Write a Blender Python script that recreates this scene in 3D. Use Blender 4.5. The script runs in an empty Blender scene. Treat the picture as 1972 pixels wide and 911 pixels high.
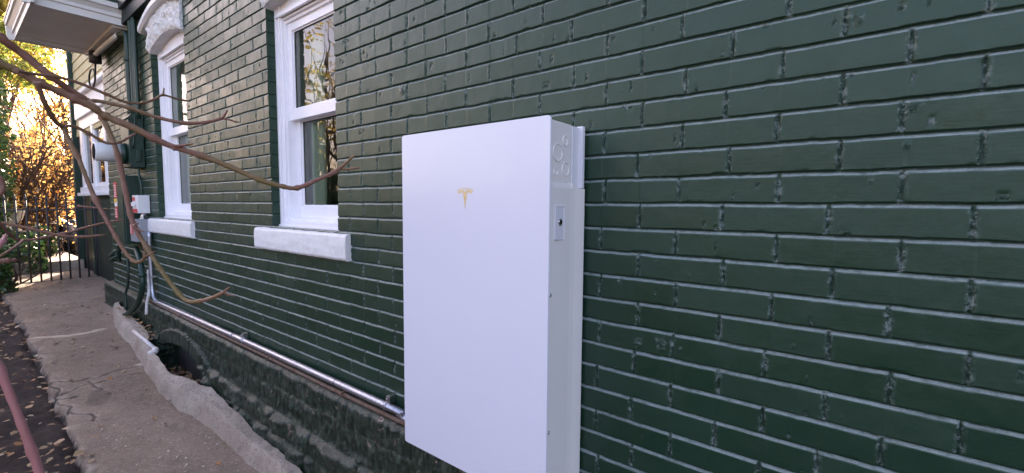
import bpy, math, random
import numpy as np
random.seed(7)
rng = np.random.default_rng(11)
sc = bpy.context.scene

# ------------------------------------------------------------------ camera
YAW, PITCH, ROLL, FPX = 0.6561165, 0.0714955, 0.0072270, 841.3127
CAMZ = 1.2
def basis():
    f = np.array([-math.sin(YAW)*math.cos(PITCH), math.cos(YAW)*math.cos(PITCH), -math.sin(PITCH)])
    r = np.array([math.cos(YAW), math.sin(YAW), 0.0]); u = np.cross(r, f)
    return f, r*math.cos(ROLL)+u*math.sin(ROLL), -r*math.sin(ROLL)+u*math.cos(ROLL)
F_, R_, U_ = basis()
cd = bpy.data.cameras.new('camera'); cam = bpy.data.objects.new('camera', cd)
sc.collection.objects.link(cam); sc.camera = cam
from mathutils import Matrix, Vector
cam.matrix_world = Matrix(((R_[0], U_[0], -F_[0], 0), (R_[1], U_[1], -F_[1], 0), (R_[2], U_[2], -F_[2], CAMZ), (0, 0, 0, 1)))
cd.sensor_width = 36; cd.sensor_fit = 'HORIZONTAL'; cd.lens = FPX/1972*36
cd.clip_start = 0.02; cd.clip_end = 900
cd.dof.use_dof = True; cd.dof.focus_distance = 2.6; cd.dof.aperture_fstop = 9.0

# ------------------------------------------------------------------ light
SUN_EL, SUN_AZ = math.radians(20), math.radians(24)      # azimuth measured from -X towards +Y
w = bpy.data.worlds.new("World"); sc.world = w; w.use_nodes = True
nt = w.node_tree; bg = nt.nodes['Background']
sky = nt.nodes.new('ShaderNodeTexSky'); sky.sky_type = 'NISHITA'; sky.sun_disc = False
sky.sun_elevation = SUN_EL
sdir = np.array([-math.cos(SUN_EL)*math.cos(SUN_AZ), math.cos(SUN_EL)*math.sin(SUN_AZ), math.sin(SUN_EL)])
sky.sun_rotation = math.atan2(sdir[0], sdir[1])
sky.air_density = 1.0; sky.dust_density = 4.0; sky.ozone_density = 1.0
wb = nt.nodes.new('ShaderNodeMix'); wb.data_type = 'RGBA'; wb.blend_type = 'MULTIPLY'; wb.inputs[0].default_value = 1
wb.inputs[7].default_value = (1.14, .925, .92, 1)
nt.links.new(sky.outputs[0], wb.inputs[6]); nt.links.new(wb.outputs[2], bg.inputs[0]); bg.inputs[1].default_value = 0.15
sl = bpy.data.lights.new('sun', 'SUN'); sl.energy = 3.2; sl.angle = math.radians(0.6); sl.color = (1, .86, .66)
so = bpy.data.objects.new('sun', sl); sc.collection.objects.link(so)
so.rotation_euler = Vector((-sdir[0], -sdir[1], -sdir[2])).to_track_quat('-Z', 'Y').to_euler()
sc.view_settings.view_transform = 'Standard'; sc.view_settings.look = 'None'
sc.view_settings.exposure = 2.6; sc.view_settings.gamma = 1

# ------------------------------------------------------------------ helpers
def at(px, py, **k):
    d = F_ + (px-986)/FPX*R_ - (py-455.5)/FPX*U_
    (a, v), = k.items()
    if a == 'depth': return np.array([0, 0, CAMZ]) + d*v
    i = 'xyz'.index(a); o = np.array([0, 0, CAMZ])
    return o + d*(v-o[i])/d[i]
def zg(x):
    return -0.079*np.clip(np.asarray(x, float)+6.4, 0, 6.4)
def gat(px, py):
    z = 0
    for _ in range(30):
        q = at(px, py, z=z); z = float(zg(q[0]))
    return q
def hsh(i, j=0, s=0):
    i = np.asarray(i).astype(np.int64); j = np.asarray(j).astype(np.int64)
    h = (i*374761393 + j*668265263 + s*974634777) & 0xffffffff
    h = ((h ^ (h >> 13))*1274126177) & 0xffffffff
    h = h ^ (h >> 16)
    return (h & 0xffffff)/float(0xffffff)
def vn(x, y, s=0):
    x = np.asarray(x, float); y = np.asarray(y, float)
    x, y = np.broadcast_arrays(x, y)
    xi = np.floor(x); yi = np.floor(y); fx = x-xi; fy = y-yi
    fx = fx*fx*(3-2*fx); fy = fy*fy*(3-2*fy)
    a = hsh(xi, yi, s); b = hsh(xi+1, yi, s); c = hsh(xi, yi+1, s); d = hsh(xi+1, yi+1, s)
    return (a*(1-fx)+b*fx)*(1-fy)+(c*(1-fx)+d*fx)*fy*1.0 - 0.5
def fbm(x, y, s=0, o=4):
    r = 0; a = 1
    for k in range(o):
        r = r+vn(x*2**k, y*2**k, s+k*7)*a; a *= .5
    return r
def sst(e0, e1, x):
    t = np.clip((x-e0)/(e1-e0), 0, 1); return t*t*(3-2*t)

def tag(o, label=None, cat=None, group=None, kind=None):
    if label: o['label'] = label
    if cat: o['category'] = cat
    if group: o['group'] = group
    if kind: o['kind'] = kind
    return o
def empty(name, loc, label, cat, group=None):
    o = bpy.data.objects.new(name, None); sc.collection.objects.link(o); o.location = loc
    o.empty_display_size = .1
    return tag(o, label, cat, group)
def link(name, me, m, parent=None):
    o = bpy.data.objects.new(name, me); sc.collection.objects.link(o)
    if m is not None:
        for mm in (m if isinstance(m, (list, tuple)) else [m]): me.materials.append(mm)
    if parent is not None:
        o.parent = parent
        p = parent; off = Vector((0, 0, 0))
        while p is not None: off += p.location; p = p.parent
        o.matrix_parent_inverse = Matrix.Translation(-off) if parent.parent is None else Matrix.Identity(4)
    return o
class MB:
    def __init__(s): s.v = []; s.f = []; s.sm = []
    def add(s, v, f, sm=False):
        n = len(s.v); s.v += [tuple(map(float, p)) for p in v]; s.f += [tuple(i+n for i in q) for q in f]; s.sm += [sm]*len(f); return s
    def box(s, x0, x1, y0, y1, z0, z1, bev=0):
        if x0 > x1: x0, x1 = x1, x0
        if y0 > y1: y0, y1 = y1, y0
        if z0 > z1: z0, z1 = z1, z0
        if bev <= 0:
            v = [(x, y, z) for x in (x0, x1) for y in (y0, y1) for z in (z0, z1)]
            return s.add(v, [(0, 1, 3, 2), (4, 6, 7, 5), (0, 4, 5, 1), (2, 3, 7, 6), (0, 2, 6, 4), (1, 5, 7, 3)])
        import bmesh
        bm = bmesh.new(); bmesh.ops.create_cube(bm, size=1)
        for q in bm.verts:
            q.co = Vector(((x0+x1)/2+q.co.x*(x1-x0), (y0+y1)/2+q.co.y*(y1-y0), (z0+z1)/2+q.co.z*(z1-z0)))
        bmesh.ops.bevel(bm, geom=list(bm.edges), offset=bev, segments=2, affect='EDGES', profile=.6)
        bm.verts.index_update()
        s.add([q.co[:] for q in bm.verts], [[q.index for q in f.verts] for f in bm.faces]); bm.free(); return s
    def tube(s, pts, rad, n=10, cap=True, smooth=0):
        P = [np.array(p, float) for p in pts]; R = list(rad) if hasattr(rad, '__len__') else [rad]*len(P)
        if smooth: P, R = spline(P, R, smooth)
        T = [P[min(i+1, len(P)-1)]-P[max(i-1, 0)] for i in range(len(P))]
        T = [t/(np.linalg.norm(t)+1e-12) for t in T]
        a = np.array([0, 0, 1.0]) if abs(T[0][2]) < .9 else np.array([1.0, 0, 0])
        u = np.cross(T[0], a); u /= np.linalg.norm(u)
        V = []
        for i, p in enumerate(P):
            u = u-T[i]*(u@T[i]); u /= np.linalg.norm(u); vv = np.cross(T[i], u)
            for k in range(n):
                an = 2*math.pi*k/n; V.append(p+R[i]*(u*math.cos(an)+vv*math.sin(an)))
        Fc = [(i*n+k, i*n+(k+1) % n, (i+1)*n+(k+1) % n, (i+1)*n+k) for i in range(len(P)-1) for k in range(n)]
        s.add(V, Fc, True)
        if cap:
            b = len(s.v)-len(V)
            s.f += [tuple(b+k for k in range(n))[::-1], tuple(b+(len(P)-1)*n+k for k in range(n))]; s.sm += [False, False]
        return s
    def prism(s, poly, axis, a, b):
        """poly: list of 2D points in the two other axes (order xyz without axis)"""
        n = len(poly)
        def mk(p, t):
            q = list(p); q.insert('xyz'.index(axis), t); return q
        v = [mk(p, a) for p in poly]+[mk(p, b) for p in poly]
        return s.add(v, [tuple(range(n))[::-1], tuple(range(n, 2*n))]+[(i, (i+1) % n, n+(i+1) % n, n+i) for i in range(n)])
    def build(s, name, m, parent=None, fix=True):
        me = bpy.data.meshes.new(name); me.from_pydata(s.v, [], s.f)
        me.polygons.foreach_set('use_smooth', s.sm)
        if fix:
            import bmesh
            bm = bmesh.new(); bm.from_mesh(me); bmesh.ops.recalc_face_normals(bm, faces=list(bm.faces)); bm.to_mesh(me); bm.free()
        me.update()
        return link(name, me, m, parent)
def spline(P, R, k):
    P = [P[0]*2-P[1]]+list(P)+[P[-1]*2-P[-2]]; R = [R[0]]+list(R)+[R[-1]]
    o = []; r = []
    for i in range(1, len(P)-2):
        for j in range(k):
            t = j/k
            o.append(.5*((2*P[i])+(-P[i-1]+P[i+1])*t+(2*P[i-1]-5*P[i]+4*P[i+1]-P[i+2])*t*t+(-P[i-1]+3*P[i]-3*P[i+1]+P[i+2])*t**3))
            r.append(R[i]*(1-t)+R[i+1]*t)
    o.append(P[-2]); r.append(R[-2]); return o, r
def gridmesh(blocks):
    """blocks: list of (nx,nz,verts array (nx*nz,3)); quads; optional shared"""
    V = []; Fq = []; n = 0
    for nx, nz, v in blocks:
        V.append(v); i, j = np.meshgrid(np.arange(nx-1), np.arange(nz-1), indexing='ij')
        a = (i*nz+j).ravel()+n
        Fq.append(np.stack([a, a+nz, a+nz+1, a+1], 1)); n += nx*nz
    return np.concatenate(V), np.concatenate(Fq)
def mesh_np(name, V, Q, smooth=True):
    me = bpy.data.meshes.new(name); k = Q.shape[1]
    me.vertices.add(len(V)); me.vertices.foreach_set('co', np.ascontiguousarray(V, np.float32).ravel())
    me.loops.add(Q.size); me.loops.foreach_set('vertex_index', np.ascontiguousarray(Q, np.int32).ravel())
    me.polygons.add(len(Q)); me.polygons.foreach_set('loop_start', np.arange(0, Q.size, k, dtype=np.int32))
    me.polygons.foreach_set('use_smooth', np.full(len(Q), smooth)); me.update(calc_edges=True); me.validate()
    return me
def fattr(me, name, arr):
    a = me.attributes.new(name, 'FLOAT', 'POINT'); a.data.foreach_set('value', np.ascontiguousarray(arr, np.float32))

# ------------------------------------------------------------------ materials
class NT:
    def __init__(s, name):
        s.m = bpy.data.materials.new(name); s.m.use_nodes = True; s.t = s.m.node_tree; s.b = s.t.nodes['Principled BSDF']
        s.geo = s.t.nodes.new('ShaderNodeNewGeometry').outputs['Position']
    def n(s, typ, ins={}, **at_):
        nd = s.t.nodes.new(typ)
        for k, v in at_.items(): setattr(nd, k, v)
        for k, v in ins.items(): s.set(nd.inputs[k], v)
        return nd
    def set(s, sock, v):
        if isinstance(v, bpy.types.NodeSocket): s.t.links.new(v, sock)
        else: sock.default_value = v
    def noise(s, scale, detail=4, rough=.55, vec=None, dist=0):
        return s.n('ShaderNodeTexNoise', {'Vector': vec or s.geo, 'Scale': scale, 'Detail': detail, 'Roughness': rough, 'Distortion': dist}).outputs['Fac']
    def mapr(s, v, a, b, c=0, d=1):
        return s.n('ShaderNodeMapRange', {'Value': v, 'From Min': a, 'From Max': b, 'To Min': c, 'To Max': d}).outputs[0]
    def mix(s, f, a, b):
        nd = s.n('ShaderNodeMix', data_type='RGBA'); s.set(nd.inputs[0], f)
        for sk, v in ((nd.inputs[6], a), (nd.inputs[7], b)):
            s.set(sk, v if isinstance(v, bpy.types.NodeSocket) else (*v, 1) if len(v) == 3 else v)
        return nd.outputs[2]
    def math(s, op, a, b=0):
        nd = s.n('ShaderNodeMath', operation=op); s.set(nd.inputs[0], a); s.set(nd.inputs[1], b); return nd.outputs[0]
    def scalev(s, sx, sy, sz):
        return s.n('ShaderNodeVectorMath', {0: s.geo, 1: (sx, sy, sz)}, operation='MULTIPLY').outputs[0]
    def attr(s, name): return s.n('ShaderNodeAttribute', attribute_name=name).outputs['Fac']
    def bump(s, h, dist, strength=1, normal=None):
        ins = {'Height': h, 'Distance': dist, 'Strength': strength}
        if normal is not None: ins['Normal'] = normal
        return s.n('ShaderNodeBump', ins).outputs[0]
    def done(s, color=None, rough=None, normal=None, **k):
        if color is not None: s.set(s.b.inputs['Base Color'], color if isinstance(color, bpy.types.NodeSocket) else (*color, 1))
        if rough is not None: s.set(s.b.inputs['Roughness'], rough)
        if normal is not None: s.set(s.b.inputs['Normal'], normal)
        for a, v in k.items(): s.set(s.b.inputs[a.replace('_', ' ')], v)
        return s.m
def simple(name, col, rough=.5, var=.12, nscale=30, bumpd=0, bscale=60, **k):
    t = NT(name); n = t.noise(nscale); c2 = tuple(max(0, c*(1-var)) for c in col); c3 = tuple(min(1, c*(1+var)) for c in col)
    nr = t.bump(t.noise(bscale, 3), bumpd) if bumpd else None
    return t.done(t.mix(t.mapr(n, .3, .7), c2, c3), rough, nr, **k)

# green glossy paint on brick
t = NT('green_brick_paint')
n1 = t.noise(1.6, 3); n2 = t.noise(14, 4); n3 = t.noise(130, 3, .6)
base = t.mix(t.mapr(n1, .3, .7), (.0040, .0245, .0122), (.0065, .0315, .0162))
base = t.mix(t.mapr(n2, .55, .8, 0, .35), base, (.012, .036, .024))
vor = t.n('ShaderNodeTexVoronoi', {'Vector': t.geo, 'Scale': 90.0}).outputs['Distance']
speck = t.math('MULTIPLY', t.mapr(vor, .0, .10, 1, 0), t.mapr(t.noise(9, 2), .52, .6))
st = t.noise(60, 3, .6, vec=t.scalev(.35, 1, 3.0))
worn_glint = t.math('MULTIPLY', t.attr('edge'), t.mapr(t.noise(75, 4, .7), .50, .62))
tone = t.attr('tone'); base = t.mix(t.mapr(tone, 0, 1, 0, .55), base, (.013, .040, .024))
base = t.mix(t.math('MULTIPLY', worn_glint, .75), base, (.25, .30, .29))  # wear on chips and marks, plus highlights painted along the joints
base = t.mix(t.math('MULTIPLY', t.attr('ledge'), t.mapr(t.noise(34, 4, .7), .25, .55, .3, .85)), base, (.25, .30, .30))   # sky highlight on the mortar ledges, painted into the colour
h = t.math('ADD', t.math('MULTIPLY', n3, .35), t.math('MULTIPLY', st, .28))
h = t.math('ADD', h, t.math('MULTIPLY', speck, .9))
h = t.math('ADD', h, t.math('MULTIPLY', t.attr('edge'), t.math('MULTIPLY', t.noise(210, 3, .7), 5.0)))
nr = t.bump(h, .0011, .8)
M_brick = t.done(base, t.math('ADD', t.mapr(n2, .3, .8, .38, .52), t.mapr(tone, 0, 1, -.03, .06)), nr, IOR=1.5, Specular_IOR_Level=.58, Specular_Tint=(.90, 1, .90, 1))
M_green = simple('green_metal_paint', (.010, .034, .023), .44, .12, 12, .0006, 90)
M_greendark = simple('dark_green_board_paint', (.007, .013, .010), .55, .2, 8, .0008, 40)
M_siding = simple('yellow_siding_paint', (.60, .50, .27), .6, .08, 6)
# white wood paint
M_white = simple('white_wood_paint', (.88, .86, .90), .34, .02, 20, .00008, 70)
t = NT('white_stone_paint'); nn = t.noise(26, 5, .6); v2 = t.noise(90, 3)
M_wstone = t.done(t.mix(t.mapr(nn, .3, .7), (.70, .69, .70), (.80, .79, .80)), .5, t.bump(t.math('ADD', nn, t.math('MULTIPLY', v2, .3)), .0035, .7))
t = NT('rough_white_stone_paint'); nn = t.noise(22, 5, .65, dist=.6)
M_wrock = t.done(t.mix(t.mapr(nn, .3, .7), (.70, .68, .67), (.80, .79, .79)), .55, t.bump(nn, .03, 1))
M_soffit = simple('soffit_paint', (.80, .76, .75), .6, .05, 4)
M_trimpaint = simple('cornice_paint', (.74, .71, .68), .5, .05, 6)
t = NT('white_enamel'); a = t.noise(1.8, 4, .6); b_ = t.noise(7, 5, .7, vec=t.scalev(1.6, 1, .35)); sp = t.mapr(t.noise(240, 2), .70, .76)
c = t.mix(t.mapr(a, .3, .7), (.71, .71, .80), (.735, .73, .82)); c = t.mix(t.mapr(b_, .58, .75, 0, .12), c, (.66, .655, .70)); c = t.mix(t.math('MULTIPLY', sp, .3), c, (.50, .48, .47))
M_bat = t.done(c, t.mapr(b_, .3, .75, .18, .27))
M_batside = simple('grey_coated_metal', (.70, .67, .66), .42, .02, 5, .0001, 400)
M_steel = simple('zinc_screw', (.62, .62, .62), .3, .05, 50, Metallic=1.0)
M_gold = simple('gold_emblem', (.62, .53, .33), .32, .12, 60, Metallic=.7)
t = NT('galvanised_steel'); n = t.noise(70, 4, .7, dist=.5); n0 = t.noise(8)
M_emt = t.done(t.mix(t.mapr(n, .35, .7), (.36, .37, .42), (.56, .58, .65)), t.mapr(n0, .3, .7, .36, .50), Metallic=1.0)
t = NT('rusty_iron'); n = t.noise(28, 5, .7)
M_rust = t.done(t.mix(t.mapr(n, .35, .65), (.10, .045, .028), (.16, .12, .09)), .75, t.bump(n, .003), Metallic=.2)
M_iron = simple('dark_iron', (.035, .032, .036), .5, .3, 60)
M_red = simple('red_label', (.55, .04, .05), .5, .05)
M_lwhite = simple('label_white', (.78, .76, .76), .5, .02)
M_yellow = simple('label_yellow', (.70, .48, .05), .5, .03)
M_plastic = simple('white_plastic', (.78, .77, .79), .35, .02)
M_greybox = simple('grey_painted_steel', (.27, .28, .31), .4, .06, 15)
M_blacktrim = simple('black_rubber', (.012, .012, .013), .5, .1)
M_pvc = simple('weathered_white_pipe', (.66, .62, .60), .5, .14, 25)
t = NT('bag_plastic'); n = t.noise(9, 4, .6, dist=1.2)
M_bag = t.done((.008, .008, .010), .22, t.bump(n, .09, 1))
M_curtain = simple('pale_green_curtain', (.62, .74, .64), .8, .1, 4)
M_room = simple('room_wall', (.50, .52, .44), .8, .2, 1.5)
def glass(name, ior=1.9, tint=(1, 1, 1)):
    m = bpy.data.materials.new(name); m.use_nodes = True; T = m.node_tree; T.nodes.clear()
    o = T.nodes.new('ShaderNodeOutputMaterial'); mx = T.nodes.new('ShaderNodeMixShader'); a = T.nodes.new('ShaderNodeBsdfTransparent'); g = T.nodes.new('ShaderNodeBsdfGlossy')
    g.inputs['Roughness'].default_value = .01; fr = T.nodes.new('ShaderNodeFresnel'); fr.inputs[0].default_value = ior
    ns = T.nodes.new('ShaderNodeTexNoise'); ns.inputs['Scale'].default_value = 3; tc = T.nodes.new('ShaderNodeNewGeometry')
    bp = T.nodes.new('ShaderNodeBump'); bp.inputs['Distance'].default_value = .002
    T.links.new(tc.outputs['Position'], ns.inputs['Vector']); T.links.new(ns.outputs['Fac'], bp.inputs['Height']); T.links.new(bp.outputs[0], g.inputs['Normal'])
    a.inputs[0].default_value = (*tint, 1); T.links.new(fr.outputs[0], mx.inputs[0]); T.links.new(a.outputs[0], mx.inputs[1]); T.links.new(g.outputs[0], mx.inputs[2]); T.links.new(mx.outputs[0], o.inputs[0])
    return m
M_glass = glass('window_glass', 1.95, (.90, .95, .90))
# concrete
t = NT('path_concrete'); n1 = t.noise(2.2, 5, .6); n2 = t.noise(26, 5, .7); n3 = t.noise(190, 3, .7); n4 = t.noise(.9, 3)
c = t.mix(t.mapr(n1, .3, .7), (.155, .112, .080), (.27, .20, .145))
c = t.mix(t.mapr(n2, .45, .75, 0, .45), c, (.36, .28, .205)); c = t.mix(t.mapr(n4, .52, .62, 0, .45), c, (.14, .097, .066))
c = t.mix(t.mapr(n3, .62, .70, 0, .5), c, (.45, .37, .28))
vp = t.n('ShaderNodeTexVoronoi', {'Vector': t.geo, 'Scale': 130.0}).outputs['Color']; vs = t.n('ShaderNodeSeparateColor', {0: vp}).outputs[0]
c = t.mix(t.mapr(vs, .80, .95, 0, .3), c, (.085, .066, .055)); c = t.mix(t.mapr(vs, .16, .05, 0, .28), c, (.50, .42, .34))
c = t.mix(t.mapr(t.noise(4.5, 5, .7, dist=.8), .56, .66, 0, .4), c, (.11, .085, .068))
c = t.mix(t.attr('light'), c, (.48, .40, .31)); c = t.mix(t.attr('dirt'), c, (.055, .042, .034))
M_path = t.done(c, .85, t.bump(t.math('ADD', n3, t.math('MULTIPLY', n2, 1.5)), .003))
t = NT('curb_concrete'); n1 = t.noise(5, 5, .65); n3 = t.noise(170, 4, .7); n2 = t.noise(1.7, 3)
c = t.mix(t.mapr(n1, .3, .7), (.36, .30, .24), (.58, .49, .40)); c = t.mix(t.mapr(n2, .5, .65, 0, .35), c, (.27, .21, .155))
c = t.mix(t.mapr(n3, .60, .70, 0, .4), c, (.17, .13, .10))
vp = t.n('ShaderNodeTexVoronoi', {'Vector': t.geo, 'Scale': 150.0}).outputs['Color']; vs = t.n('ShaderNodeSeparateColor', {0: vp}).outputs[0]
c = t.mix(t.mapr(vs, .82, .96, 0, .6), c, (.13, .11, .09)); c = t.mix(t.mapr(t.noise(14, 5, .75, dist=.8), .58, .66, 0, .45), c, (.20, .165, .135))
M_curb = t.done(c, .85, t.bump(t.math('ADD', n3, t.math('MULTIPLY', n1, 2)), .009))
t = NT('garden_soil'); n1 = t.noise(12, 6, .7); n2 = t.noise(90, 4, .7)
M_soil = t.done(t.mix(t.mapr(n1, .3, .7), (.022, .015, .012), (.062, .043, .034)), .95, t.bump(t.math('ADD', n1, n2), .02))
t = NT('foundation_stone'); n1 = t.noise(6, 6, .7); n2 = t.noise(40, 5, .7, vec=t.scalev(1, 1, .35)); n3 = t.noise(11, 6, .75, dist=1.0)
stone = t.mix(t.mapr(n1, .3, .7), (.028, .027, .022), (.080, .072, .060))
stone = t.mix(t.mapr(n2, .55, .75, 0, .5), stone, (.17, .145, .12))
paint = t.mix(t.mapr(n2, .46, .66), (.008, .019, .011), (.060, .082, .058))
pk = t.math('ADD', t.attr('paint'), t.mapr(n3, .3, .7, -.36, .36))
f = t.mapr(pk, .40, .52)
c = t.mix(f, stone, paint)
chip = t.mapr(t.noise(16, 5, .8, dist=1.5), .62, .65)
c = t.mix(t.math('MULTIPLY', chip, t.attr('chip')), c, (.42, .29, .24))
M_found = t.done(c, t.mapr(f, 0, 1, .8, .42), t.bump(t.math('ADD', n2, t.noise(120, 3)), .004))
# leaves
def leafmat(name, cols, trans=.5, rough=.5):
    t = NT(name); r = t.attr('rnd'); cr = t.n('ShaderNodeValToRGB', {'Fac': r})
    el = cr.color_ramp.elements; n = len(cols)
    while len(el) < n: el.new(.5)
    for i, cc in enumerate(cols): el[i].position = i/max(1, n-1); el[i].color = (*cc, 1)
    t.b.inputs['Roughness'].default_value = rough; t.set(t.b.inputs['Base Color'], cr.outputs[0])
    if trans:
        tr = t.n('ShaderNodeBsdfTranslucent', {'Color': cr.outputs[0]}); mx = t.n('ShaderNodeMixShader', {0: trans, 1: t.b.outputs[0], 2: tr.outputs[0]})
        t.t.links.new(mx.outputs[0], t.t.nodes['Material Output'].inputs[0])
    return t.m
M_lgreen = leafmat('green_leaves', [(.02, .05, .015), (.04, .085, .022), (.07, .12, .035)], .22, .35)
M_lyellow = leafmat('yellow_leaves', [(.28, .24, .04), (.50, .38, .07), (.55, .46, .12)], .55)
M_lorange = leafmat('orange_leaves', [(.45, .22, .06), (.68, .42, .13), (.75, .54, .22)], .75)
M_litter = leafmat('fallen_leaves', [(.10, .055, .03), (.22, .13, .07), (.34, .25, .14), (.30, .13, .04), (.45, .38, .26)], 0, .7)
M_litter2 = leafmat('pale_litter', [(.45, .40, .34), (.60, .55, .50)], 0, .7)
t = NT('brown_bark'); n = t.noise(30, 4, vec=t.scalev(1, 1, .3)); M_bark = t.done(t.mix(n, (.045, .028, .020), (.15, .09, .065)), .8, t.bump(n, .01))
t = NT('twig_bark'); n = t.noise(5.5, 3, .6); n2 = t.noise(60, 3)
c = t.mix(t.mapr(n, .44, .62), (.20, .088, .058), (.17, .115, .035)); c = t.mix(t.mapr(n2, .55, .75, 0, .4), c, (.36, .23, .18))
M_twig = t.done(c, .6, t.bump(t.noise(240, 4, .7), .0022))
t = NT('grey_twig'); n = t.noise(60, 4); M_pinktwig = t.done(t.mix(n, (.34, .13, .13), (.44, .20, .19)), .5)

# ------------------------------------------------------------------ ground
X_W = 1.189      # plane of the brick face
g = MB(); g.box(-400, 400, -400, 400, -1.0, -.62); tag(g.build('ground', M_soil), kind='structure')
# path
xs = np.concatenate([np.arange(-12.6, -6, .025), np.arange(-6, 1.6, .009)]); ys = np.linspace(.30, 1.62, 150)
X, Y = np.meshgrid(xs, ys, indexing='ij')
cr_px = [[(85, 740), (140, 738), (200, 722), (270, 706)], [(110, 762), (160, 745), (240, 725), (285, 716)], [(180, 735), (200, 752)],
         [(270, 702), (330, 690)], [(118, 770), (140, 790), (182, 808)], [(60, 652), (140, 648), (200, 634)], [(88, 735), (118, 765), (150, 762)],
         [(-20, 640), (45, 634), (42, 652)]]
def distline(X, Y, pts):
    P = [gat(*q)[:2] for q in pts]; D = np.full(X.shape, 9.0)
    for a, b in zip(P[:-1], P[1:]):
        d = b-a; tt = np.clip(((X-a[0])*d[0]+(Y-a[1])*d[1])/(d@d), 0, 1)
        D = np.minimum(D, np.hypot(X-a[0]-tt*d[0], Y-a[1]-tt*d[1]))
    return D
wx = X+fbm(X*9, Y*9, 3)*.05; wy = Y+fbm(X*9, Y*9, 4)*.05
Z = zg(X)+fbm(X*1.5, Y*1.5, 5)*.02+fbm(X*12, Y*12, 6)*.004
crack = np.zeros_like(X); light = np.zeros_like(X)
for k, q in enumerate(cr_px):
    d = distline(wx, wy, q)
    wdt = .010 if k not in (3, 5) else .022
    if k in (3, 5): light = np.maximum(light, 1-sst(.3*wdt, 1.6*wdt, d))
    else: crack = np.maximum(crack, 1-sst(.3*wdt, wdt, d)); light = np.maximum(light, .3*(1-sst(wdt, .035, d))*(fbm(X*20, Y*20, 8) > 0))
Z -= crack*.010
edge = .40+fbm(X*5, X*0, 9)*.05+fbm(X*26, X*0, 10)*.010
Z -= sst(1.0, 1.02, Y)*(X > -4.85)*(X < -3.6)*.4; ed = sst(-.02, .02, Y-edge); Z -= (1-ed)*.07
left = 1-sst(0, .05, Y-edge); light = np.maximum(light, (1-sst(.0, .10, Y-edge))*.45*sst(-.1, .3, fbm(X*14, Y*14, 12))*sst(-6.2, -5.4, X))
stain = sst(.0, .25, 1-np.hypot((X-gat(190, 765)[0])/.16, (Y-gat(190, 765)[1])/.07)+fbm(X*9, Y*9, 14)*.5)
me = mesh_np('path', np.stack([X.ravel(), Y.ravel(), Z.ravel()], 1), gridmesh([(len(xs), len(ys), np.zeros((0, 3)))])[1])
fattr(me, 'dirt', np.clip(crack+left*(Y < edge)+stain*.45, 0, 1).ravel()); fattr(me, 'light', np.clip(light*(Y > edge), 0, 1).ravel())
tag(link('path', me, M_path), kind='structure')
# garden bed
xs2 = np.linspace(-12.6, 1.6, 500); ys2 = np.linspace(-6, .46, 190); X, Y = np.meshgrid(xs2, ys2, indexing='ij')
Z = zg(X)-.018+fbm(X*5, Y*5, 20)*.05+fbm(X*22, Y*22, 21)*.012-sst(.36, .46, Y)*.10 + (1-sst(-2.5, .0, Y))*.1
tag(link('garden_bed', mesh_np('garden_bed', np.stack([X.ravel(), Y.ravel(), Z.ravel()], 1), gridmesh([(len(xs2), len(ys2), np.zeros((0, 3)))])[1]), M_soil), kind='structure')
# yard behind the gate
g = MB(); g.box(-60, -12.55, -30, 30, -.5, .02); tag(g.build('yard', simple('yard_litter', (.17, .11, .06), .9, .5, 6, .03, 12)), kind='structure')
g = MB(); g.box(-12.9, -10.9, .55, 1.50, -.3, .17, .02); tag(g.build('step', M_curb), kind='structure')
g = MB(); g.box(-30, 9, 1.62, 12, -.6, -.03); tag(g.build('subfloor', M_soil), kind='structure')

# curb
outer = [(-6.62, 1.16), (-6.45, 1.075), (-5.9, .99), (-5.3, .965), (-4.75, .94), (-4.36, .905), (-3.93, .885), (-3.63, .90), (-3.4, .935), (-3.14, .96), (-2.87, .975), (-2.56, .99), (-2.0, 1.0), (-1, 1.0), (1.5, 1.0)]
ox = np.array([a for a, b in outer]); oy = np.array([b for a, b in outer])
xs = np.concatenate([np.arange(-6.55, -5, .014), np.arange(-5, 1.5, .009)])
prof = np.array([0, .04, .1, .2, .32, .45, .6, .75, .9, 1.0, 1.06, 1.1])
X = np.repeat(xs[:, None], len(prof)*4-3, 1); pp = np.interp(np.linspace(0, len(prof)-1, len(prof)*4-3), np.arange(len(prof)), prof)
o_ = np.interp(xs, ox, oy)
# inner edge: the well behind it between X=-4.65 and -3.7
inn = np.interp(xs, [-6.6, -6.2, -5.6, -5.0, -4.6, -4.2, -3.9, -3.72, -3.5, 2], [1.20, 1.10, 1.085, 1.075, 1.00, .975, .98, 1.03, 1.085, 1.10])
Y = o_[:, None]+(inn-o_)[:, None]*pp[None, :]
Y += fbm(X*5, Y*5, 30)*.020+fbm(X*30, Y*30, 34)*.004
hgt = np.interp(xs, [-6.6, -6.3, -5.4, -4.7, -4, -3.5, 2], [.05, .10, .11, .10, .10, .115, .12])[:, None]
Z = zg(X)-.03+(hgt+.03)*sst(0, .42, pp)[None, :]**.8+hgt*(.25-.30*sst(-3.7, -3.2, xs))[:, None]*pp[None, :]
Z -= sst(1.0, 1.08, pp)[None, :]*.30
Z += fbm(X*2.5, Y*5, 31)*.020+fbm(X*18, Y*22, 32)*.007*sst(.1, .4, pp)[None, :]+fbm(X*70, Y*70, 35)*.003
tag(link('curb', mesh_np('curb', np.stack([X.ravel(), Y.ravel(), Z.ravel()], 1), gridmesh([(len(xs), len(pp), np.zeros((0, 3)))])[1]), M_curb), kind='structure')
g = MB(); g.box(-4.9, -3.6, 1.02, 1.6, -.75, -.315); tag(g.build('window_well', M_soil), kind='structure')

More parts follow.
